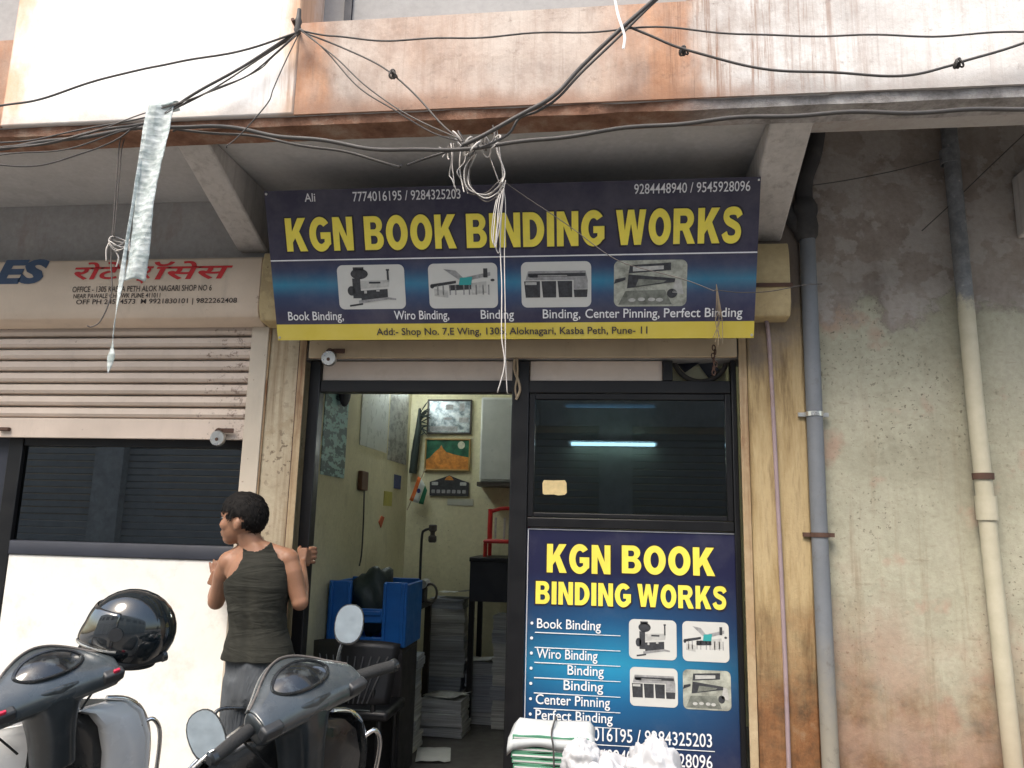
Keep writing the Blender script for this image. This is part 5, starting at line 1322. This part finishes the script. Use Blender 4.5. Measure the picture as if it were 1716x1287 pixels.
        bld(MB().lathe([(.010, -.012), (.026, -.012), (.030, -.006), (.030, .012)], (.080, -.045, .842), 'x', 20), 'ignition_lock', M['chrome'], smooth=40)
        bld(MB().lathe([(.004, -.0145), (.009, -.0145), (.009, -.0125)], (.080, -.045, .842), 'x', 10), 'keyhole', M['sc_matt'])
    # floorboard, body, seat
    bld(MB().box(-.34, .27, -.17, .17, .265, .305), 'floorboard', M['sc_matt'], bevel=.012)
    bd_ = []
    for x, w_, z0, z1 in ((-.30, .11, .30, .66), (-.36, .16, .28, .70), (-.55, .19, .30, .72), (-.80, .185, .36, .73), (-1.05, .15, .46, .74), (-1.20, .09, .56, .72)):
        bd_.append([(x, w_ * math.copysign(abs(cos(2 * pi * i / 20)) ** .6, cos(2 * pi * i / 20)), (z0 + z1) / 2 + (z1 - z0) / 2 * math.copysign(abs(sin(2 * pi * i / 20)) ** .6, sin(2 * pi * i / 20))) for i in range(20)])
    bld(MB().loft(bd_), 'body_panel', apron_m, smooth=50)
    se = []
    for x, w_, z0, z1 in ((-.31, .09, .68, .72), (-.36, .125, .69, .765), (-.55, .14, .70, .775), (-.75, .15, .71, .79), (-.95, .145, .725, .815), (-1.06, .10, .74, .80)):
        se.append([(x, w_ * math.copysign(abs(cos(2 * pi * i / 18)) ** .6, cos(2 * pi * i / 18)), (z0 + z1) / 2 + (z1 - z0) / 2 * math.copysign(abs(sin(2 * pi * i / 18)) ** .6, sin(2 * pi * i / 18))) for i in range(18)])
    bld(MB().loft(se), 'seat', M['seat_vinyl'], smooth=50)
    bld(MB().tube(catmull([(-.98, .13, .78), (-1.12, .11, .84), (-1.20, 0, .86), (-1.12, -.11, .84), (-.98, -.13, .78)], 5), .010, 8), 'grab_rail', M['steel'], smooth=60)
    bld(MB().ball((-1.215, 0, .64), (.03, .07, .035)), 'tail_lamp', mat('tail_lamp_red', (.3, .01, .01), .15), smooth=180)
    # wheels
    def wheel(c, M_):
        tp = [(.125, -.04), (.165, -.05), (.20, -.046), (.22, -.025), (.225, 0), (.22, .025), (.20, .046), (.165, .05), (.125, .04)]
        w_ = bld(MB(M_).lathe(tp, c, 'y', 36), 'wheel', M['tyre'], smooth=40)
        bld(MB(M_).lathe([(.02, -.055), (.05, -.05), (.06, -.03), (.12, -.038), (.128, -.045), (.128, .045), (.12, .038), (.06, .03), (.05, .05), (.02, .055)], c, 'y', 28), 'rim', M['steel'], w_, smooth=40)
    wheel((.37, 0, .225), T); wheel((-.87, 0, .225), None)
    fd_ = [[(.37 + (.25 + .02 * cos(j * pi / 6)) * cos(a), .07 * (j / 3 - 1), .225 + (.25 + .012 * sin(j * pi / 6)) * sin(a)) for j in range(7)] for a in [rad(15 + 12 * i) for i in range(13)]]
    o = bld(MB(T).loft(fd_, cap=False, closed=False), 'front_fender', apron_m, smooth=180); o.modifiers.new('t', 'SOLIDIFY').thickness = .004
    for s_ in (1, -1): bld(MB(T).tube([(.14, s_ * .06, .74), (.33, s_ * .065, .33), (.37, s_ * .065, .225)], .014, 8), 'fork_leg', M['steel'], smooth=60)
    bld(MB().tube([(-.25, .16, .28), (-.18, .27, .012), (-.15, .30, .004)], .009, 8), 'side_stand', M['iron'], smooth=60)
    return root
def place_scooter(s_, hx, hy, head, lean):
    R = Matrix.Rotation(rad(head), 4, 'Z') @ Matrix.Rotation(-rad(lean), 4, 'X')
    o_ = R @ Vector((0, 0, 1.01))
    s_.matrix_world = Matrix.Translation((hx - o_.x, hy - o_.y, .012)) @ R
sc2 = scooter('scooter', 'black scooter with round mirrors parked before the open shop door', M['sc_black'], rad(14), False)
place_scooter(sc2, -.825, -1.06, 138, 7)
sc1 = scooter('scooter', 'white and black scooter with a helmet on its handlebar before the white board', M['sc_white'], rad(14), True)
place_scooter(sc1, -1.555, -1.08, 138, 7)

# ------------------------------------------------------------------ helmet
HM = empty('helmet', (0, 0, 0), 'glossy black full face helmet hung on the white scooter handlebar', 'helmet')
def hel(az, el, k_=1.):
    """point on the helmet shell; az 0 = forward (+x), el up"""
    x, y, z = cos(el) * cos(az), cos(el) * sin(az), sin(el)
    p = Vector((.140 * x, .124 * y, .138 * z))
    low = max(0, -z + .15)
    if x > 0: p.x += .022 * (x ** 2) * min(1, low * 2.2); p.y *= 1 - .10 * x * x
    if x > 0: p.z -= .012 * x * low
    p.x -= .010 * max(0, -x)
    return p * k_
rg = []
els = [rad(e) for e in (90, 84, 74, 62, 50, 38, 26, 14, 2, -10, -22, -33, -43, -52)]
for e in els: rg.append([hel(2 * pi * i / 40, e) for i in range(40)])
rg += [[v_ * .93 for v_ in rg[-1]], [v_ * .86 + Vector((0, 0, .02)) for v_ in rg[-1]]]
MB().loft(rg).build('shell', mat('helmet_black', (.010, .014, .017), .09, var=.2, dirt=(.06, .06, .06), dirt_amt=.2, dscale=40, coat=.6), HM, smooth=60, world=False)
rows = [[hel(rad(a), rad(e), 1.02 + .012 * (1 - (a / 82) ** 2)) for a in range(-82, 83, 8)] for e in range(-14, 39, 5)]
k = N('tinted_visor'); k.col((.03, .033, .036)).rough(.05).set(Coat_Weight=1., Coat_Roughness=.02, Specular_IOR_Level=1., Metallic=.35)
o = MB().loft(rows, cap=False, closed=False).build('visor', k.m, HM, smooth=180, world=False); o.modifiers.new('t', 'SOLIDIFY').thickness = .003
for s_ in (1, -1):
    MB().lathe([(.004, -.006), (.020, -.004), (.022, .004)], hel(rad(80 * s_), rad(8), 1.04), 'y', 18).build('visor_pivot', M['sc_matt'], HM, smooth=40, world=False)
MB().tube([hel(rad(a), rad(-27), 1.012) for a in range(-44, 45, 8)], .006, 6).build('chin_vent', M['sc_matt'], HM, smooth=60, world=False)
MB().tube([hel(2 * pi * i / 40, rad(-50), 1.005) for i in range(40)], .006, 6, closed=True).build('rim', M['rubber'], HM, smooth=60, world=False)
MB().tube([hel(rad(a), rad(-16), 1.02) for a in range(-84, 85, 8)], .004, 6).build('visor_edge', M['steel'], HM, smooth=60, world=False)
HM.matrix_world = Matrix.Translation((-1.468, -.865, 1.147)) @ Matrix.Scale(.90, 4) @ Matrix.Rotation(rad(205), 4, 'Z') @ Matrix.Rotation(rad(-6), 4, 'Y') @ Matrix.Rotation(rad(-10), 4, 'X')
# ------------------------------------------------------------------ the boy in the olive vest, seen from behind, looking left
PB = empty('person', (-1.31, -.25, .15), 'boy in an olive vest and grey trousers holding the door post, looking sideways', 'person')
k = N('skin'); k.col(k.ramp(k.noise(9, 4), [(.3, (.215, .108, .064)), (.7, (.29, .15, .092))])).rough(.5).set(Subsurface_Weight=.08, Specular_IOR_Level=.35); k.bump(k.noise(90, 3), .06, .003); m_skin = k.m
k = N('black_hair')
hs_ = k.noise(1, 4, .6, k.map(scale=(70, 150, 40), rot=(0, rad(25), 0)))
k.col(k.ramp(hs_, [(.35, (.005, .0045, .0045)), (.7, (.016, .014, .013))])).rough(.75).set(Specular_IOR_Level=.12); k.bump(hs_, .6, .004)
m_hair = k.m
def cloth(name, c, fold_dir, amt):
    k = N(name)
    v = k.noise(1, 4, .55, k.map(scale=fold_dir), 1.2)
    k.col(k.ramp(k.noise(14, 5), [(.3, tuple(x * .8 for x in c)), (.7, tuple(x * 1.15 for x in c))])).rough(.9).set(Specular_IOR_Level=.2)
    k.bump(v, amt, .03); return k.m
m_vest = cloth('olive_vest_cloth', (.026, .026, .021), (3.5, 3.5, 17), .45)
m_pants = cloth('grey_trouser_cloth', (.075, .082, .090), (16, 16, 2.5), .8)

TORSO = [(.96, -1.325, -.235, .112, .088), (1.0, -1.327, -.235, .110, .086), (1.05, -1.333, -.235, .101, .080), (1.10, -1.339, -.236, .096, .076), (1.16, -1.345, -.238, .100, .078), (1.22, -1.347, -.240, .115, .083), (1.28, -1.350, -.240, .120, .081), (1.32, -1.353, -.238, .112, .074), (1.35, -1.358, -.236, .085, .060), (1.375, -1.366, -.236, .060, .050), (1.40, -1.378, -.238, .045, .044)]
def tor(z):
    for a, b in zip(TORSO, TORSO[1:]):
        if a[0] <= z <= b[0]:
            t = (z - a[0]) / (b[0] - a[0]); t = t * t * (3 - 2 * t) * .35 + t * .65
            return [a[i] + (b[i] - a[i]) * t for i in range(1, 5)]
    return TORSO[-1][1:]
def tring(z, infl=0., n=40):
    cx, cy, rx, ry = tor(z)
    out = []
    for i in range(n):
        a = 2 * pi * i / n; c, s_ = cos(a), sin(a)
        d = 1.
        yy = cy + (ry + infl) * math.copysign(abs(s_) ** .85, s_)
        if s_ < 0: yy += .010 * math.exp(-((c) / .16) ** 2) * min(1, max(0, (1.32 - z) / .1))       # spine furrow
        out.append(Vector((cx + (rx + infl) * math.copysign(abs(c) ** .9, c), yy, z)))
    return out
bod = MB()
bod.loft([tring(.96 + .44 * i / 30) for i in range(31)])
sh_l, sh_r = Vector((-1.470, -.240, 1.322)), Vector((-1.240, -.226, 1.338))
bod.ball(sh_l, (.047, .045, .046)); bod.ball(sh_r, (.045, .045, .045))
bod.ball((-1.425, -.262, 1.300), (.055, .030, .055)); bod.ball((-1.282, -.258, 1.310), (.050, .030, .055))          # shoulder blades
bod.tube(catmull([(-1.385, -.236, 1.385), (-1.43, -.236, 1.360), sh_l + Vector((0, 0, .012))]), .034, 12)
bod.tube(catmull([(-1.360, -.236, 1.385), (-1.305, -.232, 1.368), sh_r + Vector((0, 0, .012))]), .033, 12)
# arms
el_l, ha_l = Vector((-1.560, -.150, 1.162)), Vector((-1.640, -.006, 1.205))
el_r, ha_r = Vector((-1.178, -.225, 1.180)), Vector((-1.262, -.035, 1.318))
bod.tube([sh_l, sh_l.lerp(el_l, .3) + Vector((-.006, -.004, 0)), sh_l.lerp(el_l, .65), el_l], [.043, .041, .037, .032], 16)
bod.tube([el_l, el_l.lerp(ha_l, .35), el_l.lerp(ha_l, .75), ha_l], [.032, .033, .027, .021], 16); bod.ball(el_l, .033)
bod.tube([sh_r, sh_r.lerp(el_r, .3) + Vector((.006, -.004, 0)), sh_r.lerp(el_r, .65), el_r], [.042, .040, .036, .031], 16)
bod.tube([el_r, el_r.lerp(ha_r, .35), el_r.lerp(ha_r, .75), ha_r], [.032, .034, .027, .021], 16); bod.ball(el_r, .033)
# right hand closed round the post, left hand flat against the board
def finger(pts, r): bod.tube(catmull(pts, 4), [r * (1 - .25 * i / (4 * (len(pts) - 1))) for i in range(4 * (len(pts) - 1) + 1)], 10); bod.ball(pts[-1], r * .74, nu=10, nv=8)
bod.obox(ha_r + Vector((.004, .030, .022)), (.034, .060, .068), Matrix.Rotation(-.25, 3, 'X'))
for i, (dz, L_) in enumerate(((.046, .95), (.028, 1.05), (.008, 1.0), (-.012, .85))):
    b0 = ha_r + Vector((.012, .052, dz + .012))
    finger([b0, b0 + Vector((.014 * L_, .022, 0)), b0 + Vector((.012 * L_, .050 * L_, -.002)), b0 + Vector((-.006, .072 * L_, -.003))], .0088)
finger([ha_r + Vector((-.008, .010, .030)), ha_r + Vector((-.024, .030, .050)), ha_r + Vector((-.028, .052, .062))], .0098)
bod.obox(ha_l + Vector((-.010, .020, .030)), (.060, .028, .062), Matrix.Rotation(.35, 3, 'Y'))
for i in range(4):
    b0 = ha_l + Vector((-.036 + .017 * i, .024, .056 + .006 * (1.5 - abs(i - 1.5))))
    finger([b0, b0 + Vector((-.010, .004, .026)), b0 + Vector((-.018, .008, .048 - .006 * abs(i - 1.2)))], .0082)
finger([ha_l + Vector((.018, .016, .022)), ha_l + Vector((.032, .020, .040)), ha_l + Vector((.036, .024, .056))], .0092)
# neck and head (face turned left, towards -x)
bod.tube([(-1.366, -.236, 1.35), (-1.385, -.240, 1.395), (-1.408, -.246, 1.44)], [.050, .044, .045], 18)
hc = Vector((-1.420, -.248, 1.505))
bod.ball(hc, (.088, .070, .084), nu=28, nv=18)
bod.ball(hc + Vector((-.036, 0, -.048)), (.052, .052, .062), nu=24, nv=16)      # face
bod.ball(hc + Vector((-.052, 0, -.090)), (.030, .034, .024))                     # chin
bod.ball(hc + Vector((-.070, 0, .006)), (.022, .046, .024))                      # brow
bod.tube([hc + Vector((-.080, 0, -.004)), hc + Vector((-.090, 0, -.026)), hc + Vector((-.098, 0, -.041))], [.008, .0085, .0095], 10)
bod.ball(hc + Vector((-.090, -.007, -.046)), (.009, .008, .006)); bod.ball(hc + Vector((-.090, .007, -.046)), (.009, .008, .006))
bod.ball(hc + Vector((-.084, 0, -.066)), (.011, .020, .007)); bod.ball(hc + Vector((-.081, 0, -.077)), (.011, .018, .007))   # lips
bod.ball(hc + Vector((-.058, -.040, -.035)), (.024, .016, .024))                 # cheek
for s_ in (-1, 1):                                                             # ears
    bod.ball(hc + Vector((.002, s_ * .069, -.036)), (.014, .009, .024), Matrix.Rotation(.2, 3, 'Y'))
ob = bod.build('body', m_skin, PB, smooth=180)
r_ = ob.modifiers.new('remesh', 'REMESH'); r_.mode = 'VOXEL'; r_.voxel_size = .0042; r_.use_smooth_shade = True
s_ = ob.modifiers.new('smooth', 'SMOOTH'); s_.factor = .5; s_.iterations = 5
for sg in (-1, 1):
    MB().ball(hc + Vector((-.076, sg * .030, -.012)), (.009, .010, .007), nu=12, nv=8).build('eye', M['sc_black'], PB, smooth=180)
    MB().tube(catmull([hc + Vector((-.082, sg * .016, .008)), hc + Vector((-.080, sg * .032, .011)), hc + Vector((-.066, sg * .046, .005))]), .004, 6).build('eyebrow', m_hair, PB, smooth=60)
# hair: shell plus locks
random.seed(9)
hm = MB(); nu, nv = 56, 30; vv = []; ff = []; keep = {}
def hair_ok(p):
    q = p - hc
    if q.z > .032: return True
    if q.x > .024: return q.z > -.078 + 1.2 * max(0, .05 - q.x)
    if q.x > -.022: return q.z > -.006
    if q.x > -.046: return q.z > -.024 + .3 * max(0, -.03 - q.x)
    return q.z > .012 - .2 * (q.x + .046)
for j in range(nv + 1):
    th = pi * j / nv
    for i in range(nu):
        a = 2 * pi * i / nu; d = Vector((sin(th) * cos(a), sin(th) * sin(a), cos(th)))
        n_ = mnoise.fractal(d * 3, 1, 2, 3) * .004 + mnoise.noise(d * 16) * .0012 + .010 * max(0, -d.x) * max(0, d.z) ** .5
        r0 = Vector((.0915, .0745, .090)) if d.z > 0 else Vector((.0925, .0745, .093))
        vv.append(hc + Vector((d.x * (r0.x + n_), d.y * (r0.y + n_), d.z * (r0.z + n_ * 1.5) + .004)))
for j in range(nv):
    for i in range(nu):
        q = (j * nu + i, j * nu + (i + 1) % nu, (j + 1) * nu + (i + 1) % nu, (j + 1) * nu + i)
        c = sum((vv[x] for x in q), Vector()) / 4
        if hair_ok(c + Vector((.004 * random.uniform(-1, 1), 0, .006 * random.uniform(-1, 1)))): ff.append(q)
used = sorted({x for q in ff for x in q}); ix = {x: n for n, x in enumerate(used)}
hm.add([vv[x] for x in used], [tuple(ix[x] for x in q) for q in ff])
for _ in range(900):
    th = math.acos(random.uniform(-.85, 1)); a = random.uniform(0, 2 * pi); d = Vector((sin(th) * cos(a), sin(th) * sin(a), cos(th)))
    p = hc + Vector((d.x * .0915, d.y * .074, d.z * .090 + .004))
    if not hair_ok(p): continue
    flow = Vector((-.8 if d.x < 0 else .5, d.y * .3, -.55 - .5 * (1 - abs(d.z)))).normalized()
    flow = (flow - d * flow.dot(d) * .85).normalized()
    L_ = random.uniform(.012, .022); w_ = random.uniform(.0012, .0022); s_ = d.cross(flow).normalized() * w_
    tip = p + flow * L_ + d * random.uniform(-.001, .003)
    hm.add([p - s_ - d * .001, p + s_ - d * .001, tip, p + d * .0018 + flow * L_ * .4], [(0, 1, 3), (1, 2, 3), (2, 0, 3), (0, 2, 1)])
o = hm.build('hair', m_hair, PB, smooth=180)
o['kind'] = 'stuff'
# vest with racer back
def interp(z, pts):
    for a, b in zip(pts, pts[1:]):
        if a[0] <= z <= b[0]: return a[1] + (b[1] - a[1]) * (z - a[0]) / (b[0] - a[0])
    return pts[0][1] if z < pts[0][0] else pts[-1][1]
def vring(z, n):
    cx, cy, rx, ry = tor(z)
    hem = max(0, (1.07 - z) / .08)
    wr = .0035 * mnoise.noise(Vector((z * 30, 0, 3))) * (1 if z < 1.16 else .3)
    up_ = min(1, max(0, (z - 1.30) / .05))
    rx = (rx * (1 - up_) + max(rx, .112) * up_) + .0075 + .010 * hem; ry = max(ry, .054) + .0085 + .008 * hem
    out = []
    for i in range(n):
        a = 2 * pi * i / n; c, s_ = cos(a), sin(a); ex = .85 - .3 * up_
        w_ = wr + .004 * mnoise.noise(Vector((c * 2.2, z * 26 + c * 5, s_))) * (1 if z < 1.18 else .35)
        yy = cy + (ry + w_) * math.copysign(abs(s_) ** ex, s_)
        if s_ < 0: yy += .010 * math.exp(-(c / .16) ** 2) * min(1, max(0, (1.32 - z) / .1))
        out.append(Vector((cx + (rx + w_) * math.copysign(abs(c) ** .9, c), yy, z)))
    return out
zs_ = [.965 + (1.418 - .965) * i / 90 for i in range(91)]; nn = 200
rings = [vring(z, nn) for z in zs_]
fl_, f2 = [p for r in rings for p in r], []
XL = [(1.243, -1.7), (1.25, -1.462), (1.264, -1.446), (1.281, -1.421), (1.306, -1.397), (1.342, -1.386), (1.40, -1.400), (1.45, -1.41)]
XR = [(1.255, -1.0), (1.268, -1.198), (1.283, -1.212), (1.316, -1.226), (1.342, -1.250), (1.381, -1.274), (1.42, -1.290)]
NK = [(-1.6, 1.40), (-1.404, 1.388), (-1.370, 1.372), (-1.344, 1.370), (-1.315, 1.380), (-1.287, 1.408), (-1.0, 1.42)]
for j in range(len(zs_) - 1):
    for i in range(nn):
        q = (j * nn + i, j * nn + (i + 1) % nn, (j + 1) * nn + (i + 1) % nn, (j + 1) * nn + i)
        c = sum((fl_[x] for x in q), Vector()) / 4
        if interp(c.z, XL) < c.x < interp(c.z, XR) and c.z < interp(c.x, NK) and (c.y < -.225 or c.z < 1.33): f2.append(q)
used = sorted({x for q in f2 for x in q}); ix = {x: n for n, x in enumerate(used)}
o = MB().add([fl_[x] for x in used], [tuple(ix[x] for x in q) for q in f2]).build('vest', m_vest, PB, smooth=180)
o.modifiers.new('sm', 'SMOOTH').iterations = 6
t_ = o.modifiers.new('t', 'SOLIDIFY'); t_.thickness = .005; t_.offset = 1
# trousers
def pring(cx, cy, rx, ry, z, n=32, ph=0.):
    return [Vector((cx + (rx * (1 + .05 * sin(5 * a + ph + z * 9))) * cos(a), cy + (ry * (1 + .05 * cos(4 * a + ph * 2 - z * 7))) * sin(a), z)) for a in [2 * pi * i / n for i in range(n)]]
tr = MB()
tr.loft([pring(-1.326, -.235, .120, .094, 1.005), pring(-1.322, -.235, .122, .096, .96), pring(-1.316, -.238, .126, .100, .90), pring(-1.314, -.238, .130, .102, .84), pring(-1.314, -.238, .12, .09, .80)])
for sx, ph in ((-1, 0.), (1, 2.)):
    cx = -1.314 + sx * .062
    tr.loft([pring(cx, -.238, .070, .090, .90, ph=ph), pring(cx + sx * .002, -.238, .072, .086, .78, ph=ph), pring(cx + sx * .004, -.235, .066, .074, .62, ph=ph), pring(cx + sx * .006, -.230, .060, .066, .45, ph=ph), pring(cx + sx * .008, -.235, .056, .062, .30, ph=ph), pring(cx + sx * .008, -.235, .056, .064, .195, ph=ph)])
o = tr.build('trousers', m_pants, PB, smooth=180)
r_ = o.modifiers.new('remesh', 'REMESH'); r_.mode = 'VOXEL'; r_.voxel_size = .008; r_.use_smooth_shade = True
o.modifiers.new('smooth', 'SMOOTH').iterations = 6
MB().tube(catmull([(-1.428, -.275, .955), (-1.428, -.28, .94), (-1.428, -.285, .925), (-1.427, -.285, .91)]), .0025, 6, flat=.5).build('side_stripe', flatmat('pink_piping', (.35, .03, .08), .7), PB)
for sx in (-1, 1):
    cx = -1.314 + sx * .07
    MB().loft([pring(cx, -.205, .040, .095, .152), pring(cx, -.205, .043, .10, .165), pring(cx, -.215, .038, .085, .195), pring(cx, -.235, .033, .045, .225)]).build('shoe', M['sc_matt'], PB, smooth=60)
# ------------------------------------------------------------------ table with tied green books and a white sack in front of the poster
TB = empty('table', (-.02, -.78, 0), 'small wooden table carrying the green booklets before the poster', 'table')
mw = mat('worn_wood', (.20, .12, .07), .7, var=.3, dirt=(.08, .05, .03))
MB().box(-.34, .30, -1.02, -.55, .585, .61).build('top', mw, TB, bevel=.004)
for x in (-.31, .27):
    for y in (-.99, -.58): MB().box(x - .02, x + .02, y - .02, y + .02, 0 if y < -.56 else .0, .584).build('leg', mw, TB)
random.seed(5)
gm = [mat('green_book_cover_%d' % i, c, .55, var=.15, vs=20) for i, c in enumerate(((.085, .25, .155), (.07, .22, .135), (.11, .28, .18)))]
z = .611; nb = 0
while z < .885:
    h_ = random.uniform(.014, .019); cx = -.158 + random.uniform(-.004, .004); a = random.uniform(-.025, .025)
    bk = empty('booklet', (cx, -.72, z), rank(nb, 17) + ' green booklet of the tied bundle on the wooden table', 'booklet', 'green booklets tied in a bundle')
    Mx = Matrix.Translation((cx, -.72, z)) @ Matrix.Rotation(a, 4, 'Z')
    ring = []
    nseg = 9
    w_ = .112
    top = [(-w_ + 2 * w_ * i / nseg, h_ * (.92 + .10 * sin(i * 1.3 + nb))) for i in range(nseg + 1)]
    bot = [(-w_ + 2 * w_ * i / nseg, .001 + .0012 * sin(i * 1.1 + nb * .7)) for i in range(nseg + 1)]
    MB(Mx).prism(bot + top[::-1], 1, -.08, .08).build('cover', random.choice(gm), bk, smooth=40)
    MB(Mx).box(-w_ + .004, w_ - .003, -.0815, .0815, h_ * .35, h_ * .62).build('pages', mp[2], bk)
    z += h_; nb += 1
pt = MB()
rows = []
for j in range(13):
    t = j / 12; row = []
    for i in range(15):
        s_ = -1 + 2 * i / 14
        y = -.72 + (-.088 + .18 * t)
        zz = z + .007 + .002 * sin(3 * s_ + 5 * t) - .020 * max(0, abs(s_) - .86) / .14 - (.040 + .006 * sin(5 * s_)) * max(0, (.16 - t) / .16) + .014 * (s_ > .8) * (1 - t) * (s_ - .8) / .2
        if t < .16: y = -.72 - .085 - .004 * t
        row.append((-.158 + s_ * .128, y, zz))
    rows.append(row)
o = pt.loft(rows, cap=False, closed=False).build('wrapping_paper', mat('white_wrapping_paper', (.46, .48, .48), .7, var=.05, bump=.2, bs=18), smooth=180)
o.modifiers.new('t', 'SOLIDIFY').thickness = .003
tag(o, 'white paper sheet folded over the tied green booklets', 'paper')
cr = MB()
cr.tube(catmull([(-.150, -.622, .64), (-.152, -.625, .88), (-.154, -.66, z + .014), (-.156, -.78, z + .014), (-.154, -.822, z + .004), (-.148, -.8245, .86), (-.144, -.8245, .74), (-.143, -.8245, .63)], 5), .0026, 6)
tag(cr.build('twine_tie', M['cable'], smooth=60), 'black twine tied round the green booklets', 'twine')

# knotted white sack
SK = empty('sack', (.03, -.86, .61), 'bright white plastic sack with a tied neck in front of the poster', 'sack')
ms = mat('white_polythene', (.44, .44, .45), .4, var=.06, bump=.9, bs=11)
def lump(c, r, seed, f=5, amp=.14, cut=None):
    mb = MB(); mb.ball((0, 0, 0), 1.0, nu=72, nv=44)
    vs_ = []
    for v in mb.v:
        d = 1 + amp * mnoise.fractal(v * f * .4 + Vector((seed, 0, 0)), 1, 2, 4) + .07 * (1 - abs(mnoise.noise(Vector((v.x * f * .7, v.y * f * .7, v.z * f * .25)) + Vector((0, seed, 0)))) * 2.5) - .04
        vs_.append(Vector((c[0] + v.x * r[0] * d, c[1] + v.y * r[1] * d, c[2] + v.z * r[2] * d)))
    mb.v = vs_
    return mb
lump((-.005, -.88, .735), (.14, .10, .135), 3.1).build('bag', ms, SK, smooth=180)
lump((.135, -.87, .80), (.085, .075, .115), 8.4, 6, .18).build('neck', ms, SK, smooth=180)
lump((-.065, -.885, .84), (.055, .05, .065), 5.2, 6, .2).build('fold', ms, SK, smooth=180)
